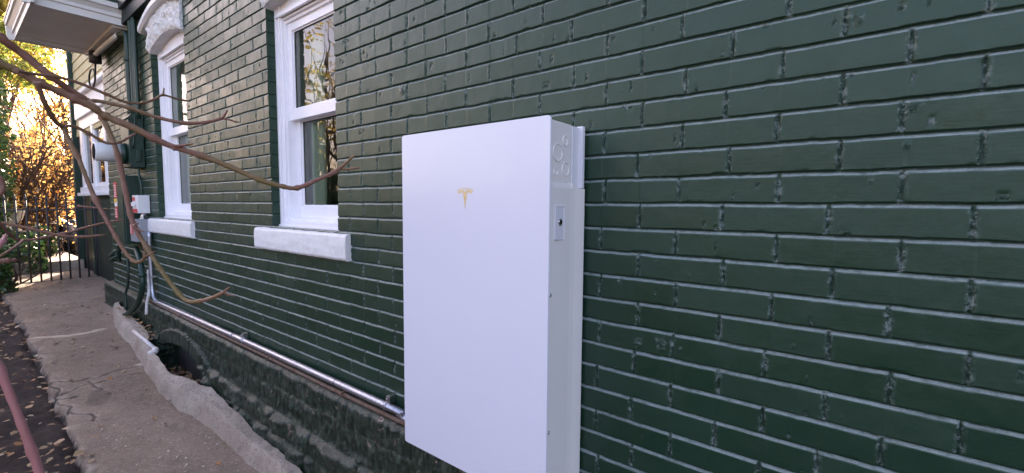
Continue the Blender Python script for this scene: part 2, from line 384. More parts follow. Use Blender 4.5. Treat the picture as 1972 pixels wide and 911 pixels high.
# ------------------------------------------------------------------ the house
house = empty('brick_house', (0, X_W, 0), 'house with dark green painted brick side wall on a rough stone foundation', 'house')
CH = .070239; HB = .110352; ZA = 1.2+.564014
W2 = dict(x0=-2.72, x1=-2.005, zs=1.063, zt=2.32, rise=.05)
W1 = dict(x0=-4.97, x1=-4.11, zs=1.063, zt=2.52, rise=.075)
XL = -6.86
def joint_data(x, r):
    """distance to nearest head joint and brick index for row r"""
    par = 0 if r % 2 else 1
    u = (x+.579974-par*HB)/(2*HB)
    k = np.round(u)
    best = None
    for dk in (-1, 0, 1):
        kk = k+dk; pos = -.579974+par*HB+kk*2*HB+(hsh(kk, np.full_like(kk, r+50), 1)-.5)*.016
        d = x-pos
        if best is None: best = d; bi = kk
        else:
            mk = np.abs(d) < np.abs(best); best = np.where(mk, d, best); bi = np.where(mk, kk, bi)
    brick = np.where(best > 0, bi+1, bi)
    return best, bi, brick
ZR = np.array([.006, .0072, .0084, .0094, .0104, .012, .0175, .026, .036, .046, .055, .0635, .0656, .0670, .0688, .0705, .0722, .0738, .0751, .0762])
MARKS = [(float(q[0]), float(q[2]), rr) for q, rr in ((at(1228, 660, y=X_W), .016), (at(1272, 664, y=X_W), .022), (at(775, 172, y=X_W), .022), (at(1652, 36, y=X_W), .014), (at(604, 376, y=X_W), .018), (at(1762, 203, y=X_W), .017), (at(1745, 280, y=X_W), .010), (at(1165, 262, y=X_W), .008))]
def brick_depth(x, z, r):
    """x,z arrays; r row: face between line r+1 (bottom) and line r (top). returns outward offset (m) and edge mask"""
    zb = ZA-(r+1)*CH; u = z-zb
    d, jk, bk = joint_data(x, r)
    wob = fbm(x*11, np.full_like(x, r*3.7), 40, 3)*.0022+fbm(x*55, np.full_like(x, r*1.7), 41, 2)*.0010
    wob2 = fbm(x*11, np.full_like(x, (r+1)*3.7), 40, 3)*.0022+fbm(x*55, np.full_like(x, (r+1)*1.7), 41, 2)*.0010
    up = u-wob; ub = u-wob2
    dep = .0062+hsh(bk, np.full_like(bk, r), 3)*.002
    lo = 1-sst(.0078, .0096, ub)                  # underside of this brick (steep)
    hi = np.clip((up-.0670)/(.0748-.0670), 0, 1)**.95    # weathered mortar slope on top of this brick
    bed = np.maximum(lo, hi)
    wj = .0026+hsh(jk, np.full_like(jk, r), 5)*.0024
    wj = wj+fbm(x*0+jk*3.3, z*150, 42, 3)*.0035
    hj = 1-sst(wj*.35, wj+.0016, np.abs(d+fbm(jk*1.7, z*70, 43, 2)*.003))
    hjd = hj*(.0048+hsh(jk, np.full_like(jk, r), 6)*.003)+hj*fbm(x*260, z*170, 44, 2)*.006
    s = -np.maximum(bed*dep, hjd)
    # brick faces: offset, tilt, undulation, chips
    a = hsh(bk, np.full_like(bk, r), 7)-.5; b = hsh(bk, np.full_like(bk, r), 8)-.5; c = hsh(bk, np.full_like(bk, r), 9)-.5
    face = (1-np.maximum(bed, hj))
    s = s+face*(a*.0026+b*(u-.039)*.030+c*np.clip(d, -.11, .11)*.012)
    s = s+fbm(x*9, z*9, 45, 3)*.0016+fbm(x*70, z*110, 46, 2)*.0005*face
    near = 1-sst(.003, .012, np.abs(d))
    s = s+near*face*fbm(x*120, z*160, 47, 3)*.0022*(hsh(jk, np.full_like(jk, r), 11) > .6)
    # chipped spots
    q = fbm(x*34, z*50, 48, 3); s = s-face*sst(.56, .62, q)*.005*(1+fbm(x*200, z*200, 49, 2))
    mk_ = np.zeros_like(s)
    for mx_, mz_, rr_ in MARKS:
        mk_ = np.maximum(mk_, 1-sst(.45, 1.0, np.hypot((x-mx_), (z-mz_)*1.1)/rr_+fbm(x*60, z*60, 50, 2)*.5))
    s = s+mk_*fbm(x*170, z*170, 51, 3)*.007
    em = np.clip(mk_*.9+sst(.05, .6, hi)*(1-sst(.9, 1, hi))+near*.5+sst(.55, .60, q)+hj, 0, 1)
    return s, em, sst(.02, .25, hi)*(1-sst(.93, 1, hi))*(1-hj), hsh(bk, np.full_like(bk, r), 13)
def in_open(xm, z0, z1):
    pass
blocks = []; ems = []; lgs = []; tns = []
def add_strip(xa, xb, dx, r):
    n = max(2, int(round((xb-xa)/dx))+1); x = np.linspace(xa, xb, n)
    zz = ZA-(r+1)*CH+ZR
    X, Z = np.meshgrid(x, zz, indexing='ij')
    s, e, lg, tn = brick_depth(X, Z, r)
    # soft arris at opening corners
    blocks.append((n, len(zz), np.stack([X.ravel(), (X_W-s).ravel(), Z.ravel()], 1))); ems.append(e.ravel()); lgs.append(lg.ravel()); tns.append(tn.ravel())
segs_all = [(XL, -3.2, .009), (-3.2, -1.4, .006), (-1.4, .45, .0027), (.45, 1.4, .012)]
for r in range(-24, 22):
    zb = ZA-(r+1)*CH; zt = ZA-r*CH; zc = (zb+zt)/2
    cuts = []
    for W in (W1, W2):
        mg = 0
        if W['zs']-.145 < zc < W['zs']-.0: mg = None
        if zc > W['zs']-.02 and zc < W['zt']+(.36): cuts.append((W['x0'], W['x1']))
    for xa, xb, dx in segs_all:
        if xa >= -1.4 and r < -6: dx = max(dx, .02)
        parts = [(xa, xb)]
        for c0, c1 in cuts:
            np_ = []
            for a, b in parts:
                if c1 <= a or c0 >= b: np_.append((a, b)); continue
                if c0 > a: np_.append((a, c0))
                if c1 < b: np_.append((c1, b))
            parts = np_
        for a, b in parts:
            if b-a > .003: add_strip(a, b, dx, r)
# reveals (returns of the openings): planes x = const
def reveal(xp, sgn, z0, z1, y1=.12):
    r0 = int(math.floor((ZA-z1)/CH)); r1 = int(math.ceil((ZA-z0)/CH))
    yy = np.array([0, .002, .006, .02, .045, .056, .0595, .063, .0665, .07, .09, y1])
    for r in range(r0, r1):
        zz = ZA-(r+1)*CH+ZR; zz = zz[(zz > z0-.02) & (zz < z1+.03)]
        if len(zz) < 2: continue
        Yv, Zv = np.meshgrid(yy, zz, indexing='ij')
        s, e, lg, tn = brick_depth(np.full_like(Yv, xp), Zv, r)
        u = Zv-(ZA-(r+1)*CH)
        bed = np.maximum(1-sst(.0072, .0105, u), sst(.069, .076, u)); off = -bed*.004+fbm(Yv*40, Zv*40, 60)*.0015
        if r % 2: off = off-(1-sst(.0015, .0045, np.abs(Yv-.0625)))*.004
        y = X_W+Yv-s*(1-sst(0, .004, Yv))
        xx = xp+sgn*off*sst(0, .006, Yv)
        blocks.append((len(yy), len(zz), np.stack([xx.ravel(), y.ravel(), Zv.ravel()], 1))); ems.append(e.ravel()*0); lgs.append(e.ravel()*0); tns.append(e.ravel()*0+.5)
for W in (W1, W2):
    reveal(W['x0'], 1, W['zs'], W['zt']+.1); reveal(W['x1'], -1, W['zs'], W['zt']+.1)
reveal(XL, -1, .2, 4.0)
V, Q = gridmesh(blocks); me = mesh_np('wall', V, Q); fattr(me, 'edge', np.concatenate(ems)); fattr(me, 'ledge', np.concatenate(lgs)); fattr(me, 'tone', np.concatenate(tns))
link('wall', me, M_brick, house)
# body of the house behind the skin (keeps light out), upper wall and roof
g = MB()
yb0, yb1 = X_W+.012, X_W+.30
def core(xa, xb, za, zb): g.box(xa, xb, yb0, yb1, za, zb)
zT = ZA+24*CH
core(XL+.01, W1['x0']-.012, .24, zT); core(W1['x1']+.012, W2['x0']-.012, .24, zT); core(W2['x1']+.012, 1.38, .24, zT)
for W in (W1, W2):
    core(W['x0']-.012, W['x1']+.012, .24, W['zs']-.16); core(W['x0']-.012, W['x1']+.012, W['zt']+.33, zT)
g.box(1.4, 5, X_W, yb1, -.5, 6.4); g.box(XL+.003, 1.4, X_W+.002, yb1, zT+.001, 6.4)
g.box(XL+.01, XL+.3, yb1, 9, .24, 6.4); g.box(4.7, 5, yb1, 9, -.5, 6.4); g.box(XL, 5, 8.7, 9, -.5, 6.4)
g.build('wall_core', M_greendark, house)
g = MB(); g.box(XL-.3, 5.4, X_W-.42, 9.4, 6.4, 6.6); g.build('roof', M_greendark, house)
# dark eave board high on the wall
g = MB(); g.box(-5.62, 5, 1.13, X_W-.004, 2.90, 3.02, .004); g.box(-5.62, 5, 1.10, X_W-.004, 3.022, 3.30, .004); g.build('eave_board', M_greendark, house)

# foundation: rock-faced stones as a height field
xs = np.concatenate([np.arange(-7.02, -5, .012), np.arange(-5, .9, .008)]); zs = np.linspace(-.62, .252, 112)
X, Z = np.meshgrid(xs, zs, indexing='ij')
def stones(X, Z):
    row = np.floor((Z-.0)/.13+fbm(X*.6, Z*0, 70)*.04); zz = (Z/.13+fbm(X*.6, Z*0, 70)*.04)-row
    wl = .42; u = X/wl+hsh(row, row*0, 71)*1.0; k = np.floor(u+(hsh(np.floor(u), row, 72)-.5)*0); fx = u-k
    ex = np.minimum(fx, 1-fx)*wl; ez = np.minimum(zz, 1-zz)*.13
    e = np.minimum(ex, ez)
    return e, row, k
e, row, k = stones(X+fbm(X*8, Z*8, 73)*.02, Z+fbm(X*8, Z*8, 74)*.008)
pil = sst(0, .028, e)
rockup = fbm(X*9, Z*7, 75, 4)*.016+fbm(X*60, Z*16, 76, 3)*.013
rocklo = fbm(X*8, Z*9, 77, 5)*.042
tlow = 1-sst(-.03, .03, Z+fbm(X*5, Z*5, 78)*.03)
leftp = 1-sst(-5.2, -4.9, X)
off = pil*np.where(tlow > .5, .016, .002)+.013+np.where(tlow > .5, rocklo, rockup)*pil*(1-leftp*.6)+tlow*.020-(1-pil)*np.where(tlow > .5, .006, .002)
off += (hsh(k, row, 79)-.5)*.007
y = 1.140-off
y += sst(.232, .252, Z)*.018+fbm(X*30, Z*30, 80)*.004
# arched cellar window
ax0, ax1 = -4.74, -3.745
arch = .035-.09*((X-(ax0+ax1)/2)/((ax1-ax0)/2))**2
inside = (X > ax0) & (X < ax1) & (Z < arch)
ringd = (Z-arch); ring = (X > ax0-.1) & (X < ax1+.1) & (ringd > 0) & (ringd < .12)
y = np.where(ring, np.minimum(y, 1.105-fbm(X*30, Z*8, 81)*.012), y)
y = np.where(inside, 1.24, y)
top = np.where(True, 0, 0)
me = mesh_np('foundation', np.stack([X.ravel(), y.ravel(), Z.ravel()], 1), gridmesh([(len(xs), len(zs), np.zeros((0, 3)))])[1])
paint = np.clip(1.05-tlow*.26-leftp*.25-sst(-1.6, -.9, X)*.25*(1-tlow), 0, 1); paint = np.where(inside, .9, paint)
fattr(me, 'paint', paint.ravel()); fattr(me, 'chip', (sst(-3.6, -1.6, X)*.9+.15).ravel())
link('foundation', me, M_found, house)
g = MB()
v = []; n = len(xs); yt = y[:, -1]
for i in range(n): v += [(xs[i], yt[i], .252), (xs[i], 1.24, .262)]
g.add(v, [(2*i, 2*i+2, 2*i+3, 2*i+1) for i in range(n-1)]); g.box(-7.015, -7.0, 1.16, 1.9, -.6, .25)
lm = link('foundation_ledge', None, None) if False else None
me2 = bpy.data.meshes.new('foundation_ledge'); me2.from_pydata(g.v, [], g.f); fattr(me2, 'paint', np.full(len(g.v), .85)); fattr(me2, 'chip', np.full(len(g.v), .4)); link('foundation_ledge', me2, M_found, house)
g = MB(); g.box(-4.72, -3.76, 1.228, 1.235, -.6, .03)
for i in range(5): g.box(-4.70+i*.2, -4.70+i*.2+.19, 1.216, 1.227, -.6, .02)
g.build('cellar_board', simple('grey_board', (.045, .045, .043), .6, .15, 8), house)

# windows
def window(W, lab, sashz, curtain):
    x0, x1, zs, zt, rise = W['x0'], W['x1'], W['zs'], W['zt'], W['rise']; wid = x1-x0; yf = X_W+.048
    win = bpy.data.objects.new('window', None); sc.collection.objects.link(win); win.parent = house; win.location = (0, -X_W, 0); win['label'] = lab
    def arcz(x, base, r_): return base+r_*(1-((x-(x0+x1)/2)/(wid/2))**2)
    # casing: brickmould with two steps
    g = MB()
    steps = [(0, .018, 0), (.018, .034, .010), (.034, .046, .004)]
    for a, b, dy in steps:
        g.box(x0+a, x0+b, yf+dy, yf+.06, zs, zt+.03, .002); g.box(x1-b, x1-a, yf+dy, yf+.06, zs, zt+.03, .002)
    # arched head casing with flat lower edge
    N = 14; zin = zt-.045
    for (lo, hi, dy) in ((0.0, 1, .014), (.0, .018, -.002), (.018, .03, .006)):
        poly = []
        xa, xb = x0+.004, x1-.004
        if hi == 1:
            poly = [(xa, zin)]+[(xb, zin)]+[(xb-(xb-xa)*i/N, arcz(xb-(xb-xa)*i/N, zt+.0, rise)+.02) for i in range(N+1)]
        else:
            poly = [(xa, zin+lo), (xb, zin+lo), (xb, zin+hi), (xa, zin+hi)]
        g.prism(poly, 'y', yf+dy, yf+.07)
    # jambs and blind stop, with pulley channels
    g.box(x0+.046, x0+.058, yf+.014, yf+.16, zs, zin, .001); g.box(x1-.058, x1-.046, yf+.014, yf+.16, zs, zin, .001)
    g.box(x0+.058, x0+.066, yf+.030, yf+.16, zs, zin, .001); g.box(x1-.066, x1-.058, yf+.030, yf+.16, zs, zin, .001)
    g.box(x0+.046, x1-.046, yf+.02, yf+.16, zin-.012, zin+.001); g.box(x0+.05, x1-.05, yf+.034, yf+.16, zin-.030, zin-.0125)
    g.build('frame', M_white, win)
    zm0, zm1 = sashz
    a0, a1 = x0+.060, x1-.060
    def sash(y, z0, z1, bot, topr, stile=.047):
        g = MB(); th = .034
        g.box(a0, a0+stile, y, y+th, z0, z1, .002); g.box(a1-stile, a1, y, y+th, z0, z1, .002)
        g.box(a0+stile+.0005, a1-stile-.0005, y+.001, y+th, z0, z0+bot, .002); g.box(a0+stile+.0005, a1-stile-.0005, y+.001, y+th, z1-topr, z1, .002)
        # glazing bead
        i0, i1, j0, j1 = a0+stile, a1-stile, z0+bot, z1-topr
        for q in ((i0+.0005, i0+.007, j0, j1), (i1-.007, i1-.0005, j0, j1), (i0+.007, i1-.007, j0+.0005, j0+.007), (i0+.007, i1-.007, j1-.007, j1-.0005)): g.box(q[0], q[1], y+.010, y+.02, q[2], q[3])
        g.build('sash', M_white, win)
        g = MB(); g.add([(i0, y+.018, j0), (i1, y+.018, j0), (i1, y+.018, j1), (i0, y+.018, j1)], [(0, 1, 2, 3)]); g.build('pane', M_glass, win, fix=False)
        g = MB(); 
        for q in ((i0+.007, i0+.011, j0+.007, j1-.007), (i0+.011, i1-.011, j1-.011, j1-.007)): g.box(q[0], q[1], y+.0145, y+.0175, q[2], q[3])
        g.build('gasket', M_blacktrim, win)
    sash(yf+.045, zm0, zin-.014, .062, .062)
    sash(yf+.083, zs+.052, zm0+.042, .072, .040)
    # sloped wooden sill
    g = MB(); g.prism([(yf-.004, zs+.002), (yf-.004, zs+.030), (yf+.04, zs+.040), (yf+.04, zs+.052), (yf+.14, zs+.062), (yf+.14, zs+.002)], 'x', x0+.0465, x1-.0465)
    g.prism([(yf-.010, zs+.001), (yf-.010, zs+.012), (yf+.02, zs+.0165), (yf+.02, zs+.001)], 'x', x0+.002, x1-.002)
    g.build('inner_sill', M_white, win)
    # stone sill, rough edges
    sx0, sx1 = W['sx']
    nx = 120; xx = np.linspace(sx0, sx1, nx)
    prof = np.array([(X_W+.10, zs-.002), (X_W+.02, zs-.006), (X_W-.018, zs-.010), (X_W-.028, zs-.018), (X_W-.030, zs-.05), (X_W-.031, zs-.09), (X_W-.030, zs-.128), (X_W-.022, zs-.138), (X_W+.02, zs-.139)])
    pf = np.array([[np.interp(tt, range(len(prof)), prof[:, c]) for c in (0, 1)] for tt in np.linspace(0, len(prof)-1, 41)])
    XX = np.repeat(xx[:, None], 41, 1); YY = np.repeat(pf[None, :, 0], nx, 0)+fbm(XX*14, pf[None, :, 1]*20+XX*0, 90+int(zt*10))*.003; ZZ = np.repeat(pf[None, :, 1], nx, 0)+fbm(XX*18, YY*20, 91)*.003
    V = np.stack([XX.ravel(), YY.ravel(), ZZ.ravel()], 1); Qs = gridmesh([(nx, 41, np.zeros((0, 3)))])[1]
    me = mesh_np('stone_sill', V, Qs)
    o = link('stone_sill', me, M_wstone, win)
    for i in (0, nx-1):
        g = MB(); ring = [tuple(V[i*41+j]) for j in range(41)]; g.add(ring, [tuple(range(41))]); g.build('stone_sill_end', M_wstone, win)
    # arched stone lintel
    N = 60; hs = W['lint']
    us = np.linspace(-1, 1, N*2+1); vs = np.linspace(0, 1, 22)
    U, Vv = np.meshgrid(us, vs, indexing='ij')
    xx = (x0+x1)/2+U*(wid/2+W['lx']); zlow = arcz(np.clip(xx, x0, x1), zt, rise)
    ztop = zlow+hs
    YY = X_W-.012-sst(0, .12, Vv)*sst(0, .1, 1-Vv)*(.012)+fbm(xx*30, Vv*5, 95, 4)*.024*sst(0, .15, Vv)
    ZZ = zlow+(ztop-zlow)*Vv+fbm(xx*25, Vv*4, 96)*.010*(1-Vv)
    V1 = np.stack([xx.ravel(), YY.ravel(), ZZ.ravel()], 1)
    # soffit of the arch
    ds = np.linspace(0, 1, 6); U2, D2 = np.meshgrid(us, ds, indexing='ij'); x2 = (x0+x1)/2+U2*(wid/2+W['lx'])
    ylo = YY[:, 0][:, None]; zlo = ZZ[:, 0][:, None]
    V2 = np.stack([x2.ravel(), (ylo+(X_W+.075-ylo)*D2).ravel(), (zlo+0*D2-.0).ravel()], 1)
    # end face left/right
    VV, QQ = gridmesh([(len(us), len(vs), V1), (len(us), len(ds), V2)]); ln = link('stone_lintel', mesh_np('stone_lintel', VV, QQ), M_wrock, win)
    for i in (0, len(us)-1):
        g = MB(); col = [tuple(V1[i*22+j]) for j in range(22)]
        g.add(col+[(col[-1][0], X_W+.07, col[-1][2]), (col[0][0], X_W+.07, col[0][2])], [tuple(range(24))]); g.build('lintel_end', M_wrock, win)
    # hood mould
    g = MB(); mx0, mx1 = x0-W['hm'], x1+W['lx']
    prev = None
    xs_ = np.linspace(mx0, mx1, 40); prof = [(X_W+.01, 0), (X_W-.045, 0), (X_W-.062, .012), (X_W-.062, .050), (X_W-.04, .066), (X_W+.01, .072)]
    vv = []
    for xq in xs_:
        zz_ = float(arcz(xq, zt, rise*1.0))+hs
        for a, b in prof: vv.append((xq, a, zz_+b))
    k = len(prof); n = len(xs_)
    g.add(vv, [(i*k+j, i*k+(j+1) % k, (i+1)*k+(j+1) % k, (i+1)*k+j) for i in range(n-1) for j in range(k)]+[tuple(range(k)), tuple((n-1)*k+j for j in range(k))])
    g.build('hood_mould', M_wstone, win)
    # room behind, curtain
    g = MB(); g.box(x0-.3, x1+.3, X_W+1.6, X_W+1.65, zs-.3, zt+.3); g.box(x0-.35, x0-.3, X_W+.29, X_W+1.6, zs-.3, zt+.3); g.box(x1+.3, x1+.35, X_W+.29, X_W+1.6, zs-.3, zt+.3)
    g.box(x0-.3, x1+.3, X_W+.29, X_W+1.6, zs-.35, zs-.3); g.box(x0-.3, x1+.3, X_W+.29, X_W+1.6, zt+.3, zt+.35); g.build('room', M_room, win)
    for c0, c1 in curtain:
        g = MB(); n = 60; v = []
        for i in range(n+1):
            xq = c0+(c1-c0)*i/n; yq = X_W+.21+.018*math.sin(i*1.1)+.008*math.sin(i*2.7)
            v += [(xq, yq, zs+.03), (xq, yq+.004, zt-.05)]
        g.add(v, [(2*i, 2*i+2, 2*i+3, 2*i+1) for i in range(n)], True); g.build('curtain', M_curtain, win)
    return win
W2.update(sx=(-2.90, -1.895), lint=.21, lx=.0, hm=.06); W1.update(sx=(-5.21, -4.045), lint=.215, lx=.0, hm=.10)
window(W2, 'double hung window with white frame and a wide white stone sill, next to the battery', (1.690, 0), [(-2.70, -2.46), (-2.14, -2.0)])
window(W1, 'farther double hung window under a rough white stone arch', (1.800, 0), [(-4.95, -4.4), (-4.3, -4.1)])

# ------------------------------------------------------------------ addition at the back of the house
add_ = empty('rear_addition', (-9, 1.5, 0), 'rear addition with yellow shingled top, white window and green board base by the gate', 'addition')
yA = 1.52; XA0, XA1 = -11.05, XL-.005
def py(px, py_, y=yA): return at(px, py_, y=y)
g = MB(); zsh = 2.62
# shingle siding in courses
nrow = 14
for i in range(nrow):
    z0 = 2.35+i*.16
    x = XA0+.05
    while x < XA1:
        wd = random.uniform(.10, .2); x2 = min(x+wd-.004, XA1)
        g.add([(x, yA-.016, z0), (x2, yA-.016, z0), (x2, yA-.002, z0+.175), (x, yA-.002, z0+.175), (x, yA, z0), (x2, yA, z0)], [(0, 1, 2, 3), (0, 4, 5, 1)]); x += wd
g.build('siding', M_siding, add_)
g = MB(); g.box(XA0, XA1, yA, yA+.1, -.2, 1.30)
g.box(XA0, XA1, yA+.001, yA+.1, 1.301, 1.36); g.box(XA0, -10.55, yA, yA+.1, 1.361, 4.6); g.box(-10.549, XA1, yA+.001, yA+.1, 2.60, 4.6); g.box(-7.35, XA1, yA, yA+.1, 1.361, 2.599)
g.box(XA0, XA0+.1, yA+.1, 8, -.2, 4.6); g.build('wall', M_greendark, add_)
g = MB(); g.box(XA0-.3, XA1, yA-.05, 8, 4.6, 4.75); g.build('roof', M_greendark, add_)
# green vertical board door panel with light strip
g = MB(); n = 9; xa, xb = -9.62, XA1
for i in range(n): g.box(xa+(xb-xa)*i/n+.003, xa+(xb-xa)*(i+1)/n, yA-.03, yA-.002, -.03, 1.25, .003)
g.build('board_panel', simple('board_paint', (.012, .024, .019), .55, .12, 8), add_)
g = MB(); g.box(xa-.035, xa-.004, yA-.045, yA-.003, -.03, 1.26); g.build('edge_strip', M_soffit, add_)
g = MB(); g.box(XA0-.03, XA0+.10, yA-.07, yA+.02, -.2, 4.6, .006); g.box(-9.95, -9.80, yA-.05, yA-.002, -.2, 1.30, .004); g.build('corner_post', M_green, add_)
wn = bpy.data.objects.new('window', None); sc.collection.objects.link(wn); wn.parent = add_; wn.location = (9, -1.5, 0); wn['label'] = 'white framed window of the rear addition above dark green boards'
g = MB(); wx0, wx1 = -10.55, -7.35; wz0, wz1 = 1.36, 2.60
g.box(wx0, wx0+.20, yA-.03, yA+.03, wz0, wz1, .003); g.box(wx1-.12, wx1, yA-.03, yA+.03, wz0, wz1, .003); g.box(wx0+.2, wx1-.12, yA-.028, yA+.03, wz1-.18, wz1, .003)
for xm in (-9.62, -8.75, -8.0): g.box(xm-.07, xm+.07, yA-.025, yA+.03, wz0+.001, wz1-.18, .003)
for xa_, xb_ in ((-10.35, -9.69), (-9.55, -8.82), (-8.68, -8.07), (-7.93, -7.47)):
    g.box(xa_, xa_+.05, yA-.01, yA+.02, wz0+.09, wz1-.181); g.box(xb_-.05, xb_, yA-.01, yA+.02, wz0+.09, wz1-.181); g.box(xa_+.05, xb_-.05, yA-.009, yA+.02, wz0+.09, wz0+.15)
g.box(wx0-.02, wx1+.02, yA-.06, yA+.03, wz0-.002, wz0+.09, .004)
g.box(wx0-.10, wx1+.1, yA-.09, yA-.0, wz0-.055, wz0-.003, .006)
g.box(wx0-.06, wx1+.05, yA-.07, yA-.0, wz1+.001, wz1+.30, .006); g.box(wx0-.1, wx1+.08, yA-.13, yA-.0, wz1+.301, wz1+.36, .008); g.build('frame', M_white, wn)
g = MB(); g.add([(wx0, yA+.015, wz0), (wx1, yA+.015, wz0), (wx1, yA+.015, wz1), (wx0, yA+.015, wz1)], [(0, 1, 2, 3)]); g.build('pane', M_glass, wn, fix=False)
g = MB(); g.box(wx0, wx1, yA+.4, yA+.45, wz0-.1, wz1+.1); g.build('room', M_curtain, wn)

# ------------------------------------------------------------------ bracketed hood roof over the meters
hd = empty('hood_roof', (-6.3, X_W, 2.9), 'projecting hood roof with grey soffit and white cornice above the electric meter', 'roof hood')
hx0, hx1 = -7.05, -5.60; hy0, hz = .53, 2.90
g = MB()
g.box(hx0+.03, hx1-.03, hy0+.03, X_W-.004, hz, hz+.02)
g.build('soffit', M_soffit, hd)
g = MB(); pr = [(0, -.012), (.02, -.012), (.02, .05), (.035, .055), (.035, .085), (.06, .12), (.075, .125), (.075, .17), (0, .17)]
g.prism([(hx1-.03+a, hz+b) for a, b in pr], 'y', hy0-.04, X_W-.004)
g.prism([(hy0+.03-a, hz+b) for a, b in pr], 'x', hx0, hx1+.04)
g.prism([(hx0+.03-a, hz+b) for a, b in pr], 'y', hy0-.04, X_W-.004)
g.build('cornice', M_trimpaint, hd)
g = MB(); g.box(hx0-.05, hx1+.05, hy0-.05, X_W-.004, hz+.171, hz+.2, .004); g.build('roof_sheet', M_green, hd)
g = MB(); g.box(hx0+.2, hx0+.235, hy0+.05, X_W-.01, hz-.012, hz-.001); g.box(hx0+.05, hx1-.05, X_W-.12, X_W-.006, hz-.03, hz-.001, .004); g.build('soffit_batten', M_soffit, hd)

# ------------------------------------------------------------------ wall battery
bat = empty('wall_battery', (-.94, X_W, .34), 'tall white glass fronted battery cabinet mounted on the green brick wall', 'battery')
bx0, bx1, bz0, bz1 = -1.246, -.634, .337, 1.438
def rrect(x0, x1, z0, z1, r, n=6):
    p = []
    for cx, cz, a0 in ((x1-r, z1-r, 0), (x0+r, z1-r, 90), (x0+r, z0+r, 180), (x1-r, z0+r, 270)):
        for i in range(n+1):
            a = math.radians(a0+90*i/n); p.append((cx+r*math.cos(a), cz+r*math.sin(a)))
    return p
g = MB(); yb = .985
P0 = rrect(bx0+.0012, bx1-.0012, bz0+.0012, bz1-.0012, .009); P1 = rrect(bx0, bx1, bz0, bz1, .010); n = len(P0)
V = [(a, yb, b) for a, b in P0]+[(a, yb+.0012, b) for a, b in P1]+[(a, yb+.007, b) for a, b in P1]
g.add(V, [tuple(range(n))]+[(k*n+i, k*n+(i+1) % n, (k+1)*n+(i+1) % n, (k+1)*n+i) for k in range(2) for i in range(n)]+[tuple(range(2*n, 3*n))]); g.build('front_panel', M_bat, bat)
sx = bx1-.006
g = MB(); zst = 1.262
g.box(bx0+.006, sx, yb+.0075, 1.120, bz0+.006, zst-.012, .003)             # lower body, full depth
g.box(bx0+.006, sx-.006, yb+.0074, 1.118, zst-.02, bz1-.006, .003)
# lower side wing that flares to the back flange
g.prism([(sx-.05, 1.10), (sx-.0005, 1.10), (sx+.0015, 1.130), (sx+.0070, 1.165), (sx+.0078, 1.1775), (sx-.05, 1.1775)], 'z', bz0+.008, zst-.012)
v = [(sx-.0008, yb+.012, zst-.0125), (sx-.0008, yb+.012, zst), (sx+.0, 1.12, zst+.004), (sx+.001, 1.135, zst-.012), (sx+.006, 1.172, zst-.035)]
g.prism([(1.118, zst-.013), (1.118, zst+.004), (1.172, zst-.020), (1.172, zst-.03)], 'x', sx-.03, sx+.0005)
g.prism([(sx-.02, zst-.0125), (sx-.0002, zst-.0125), (sx-.006, zst+.003), (sx-.02, zst+.003)], 'y', yb+.009, 1.1195)
g.build('case', M_batside, bat)
g = MB(); g.box(bx0+.02, sx-.004, 1.1195, 1.165, bz0+.01, bz1-.008, .003); g.box(sx-.02, sx+.007, 1.160, 1.176, zst-.011, bz1-.004, .003); g.box(bx0-.004, bx0+.02, 1.158, 1.176, bz0+.01, bz1-.004, .004)
g.build('rear_flange', simple('flange_paint', (.66, .66, .71), .35, .02), bat)
g = MB(); g.box(bx0+.08, sx-.08, 1.1765, X_W+.004, bz0+.08, bz1-.08); g.build('wall_bracket', M_greybox, bat)
for (yc, zc, r) in ((1.083, 1.382, .0165), (1.043, 1.346, .027), (1.034, 1.293, .0115), (1.086, 1.303, .021)):
    g = MB(); n = 28; R0, R1 = r*.93, r*.93-.0022; xk = sx-.006
    V = []
    for rr, dx in ((R0, .0), (R0-.0006, .0024), (R1, .0024), (R1-.0008, -.0004)):
        V += [(xk+dx, yc+rr*math.cos(2*math.pi*i/n), zc+rr*math.sin(2*math.pi*i/n)) for i in range(n)]
    g.add(V, [(k*n+i, k*n+(i+1) % n, (k+1)*n+(i+1) % n, (k+1)*n+i) for k in range(3) for i in range(n)], True); g.build('knockout', M_batside, bat)
sp = bpy.data.objects.new('switch_plate', None)
g = MB(); P0 = rrect(1.020, 1.070, 1.104, 1.199, .006); P1 = rrect(1.0215, 1.0685, 1.1055, 1.1975, .005); n = len(P0)
g.add([(sx, a, b) for a, b in P0]+[(sx+.003, a, b) for a, b in P0]+[(sx+.004, a, b) for a, b in P1]+[(sx+.0028, a*.94+1.045*.06, b*.96+1.1515*.04) for a, b in P1], [(k*n+i, k*n+(i+1) % n, (k+1)*n+(i+1) % n, (k+1)*n+i) for k in range(3) for i in range(n)]+[tuple(range(3*n, 4*n))])
spo = g.build('switch_plate', simple('plate_paint', (.60, .60, .66), .3, .02), bat)
g = MB(); g.tube([(sx+.0025, 1.046, 1.154), (sx+.0055, 1.046, 1.154), (sx+.006, 1.046, 1.154)], [.0095, .0095, .0085], 20); g.build('lock_ring', M_steel, bat)
g = MB(); g.tube([(sx+.006, 1.046, 1.154), (sx+.0072, 1.046, 1.154)], [.0055, .005], 16); g.build('lock', M_blacktrim, bat)
for zc in (.954, .563):
    g = MB(); g.tube([(sx-.001, 1.004, zc), (sx+.002, 1.004, zc), (sx+.0032, 1.004, zc)], [.0052, .0052, .0035], 14); g.build('screw', M_steel, bat)
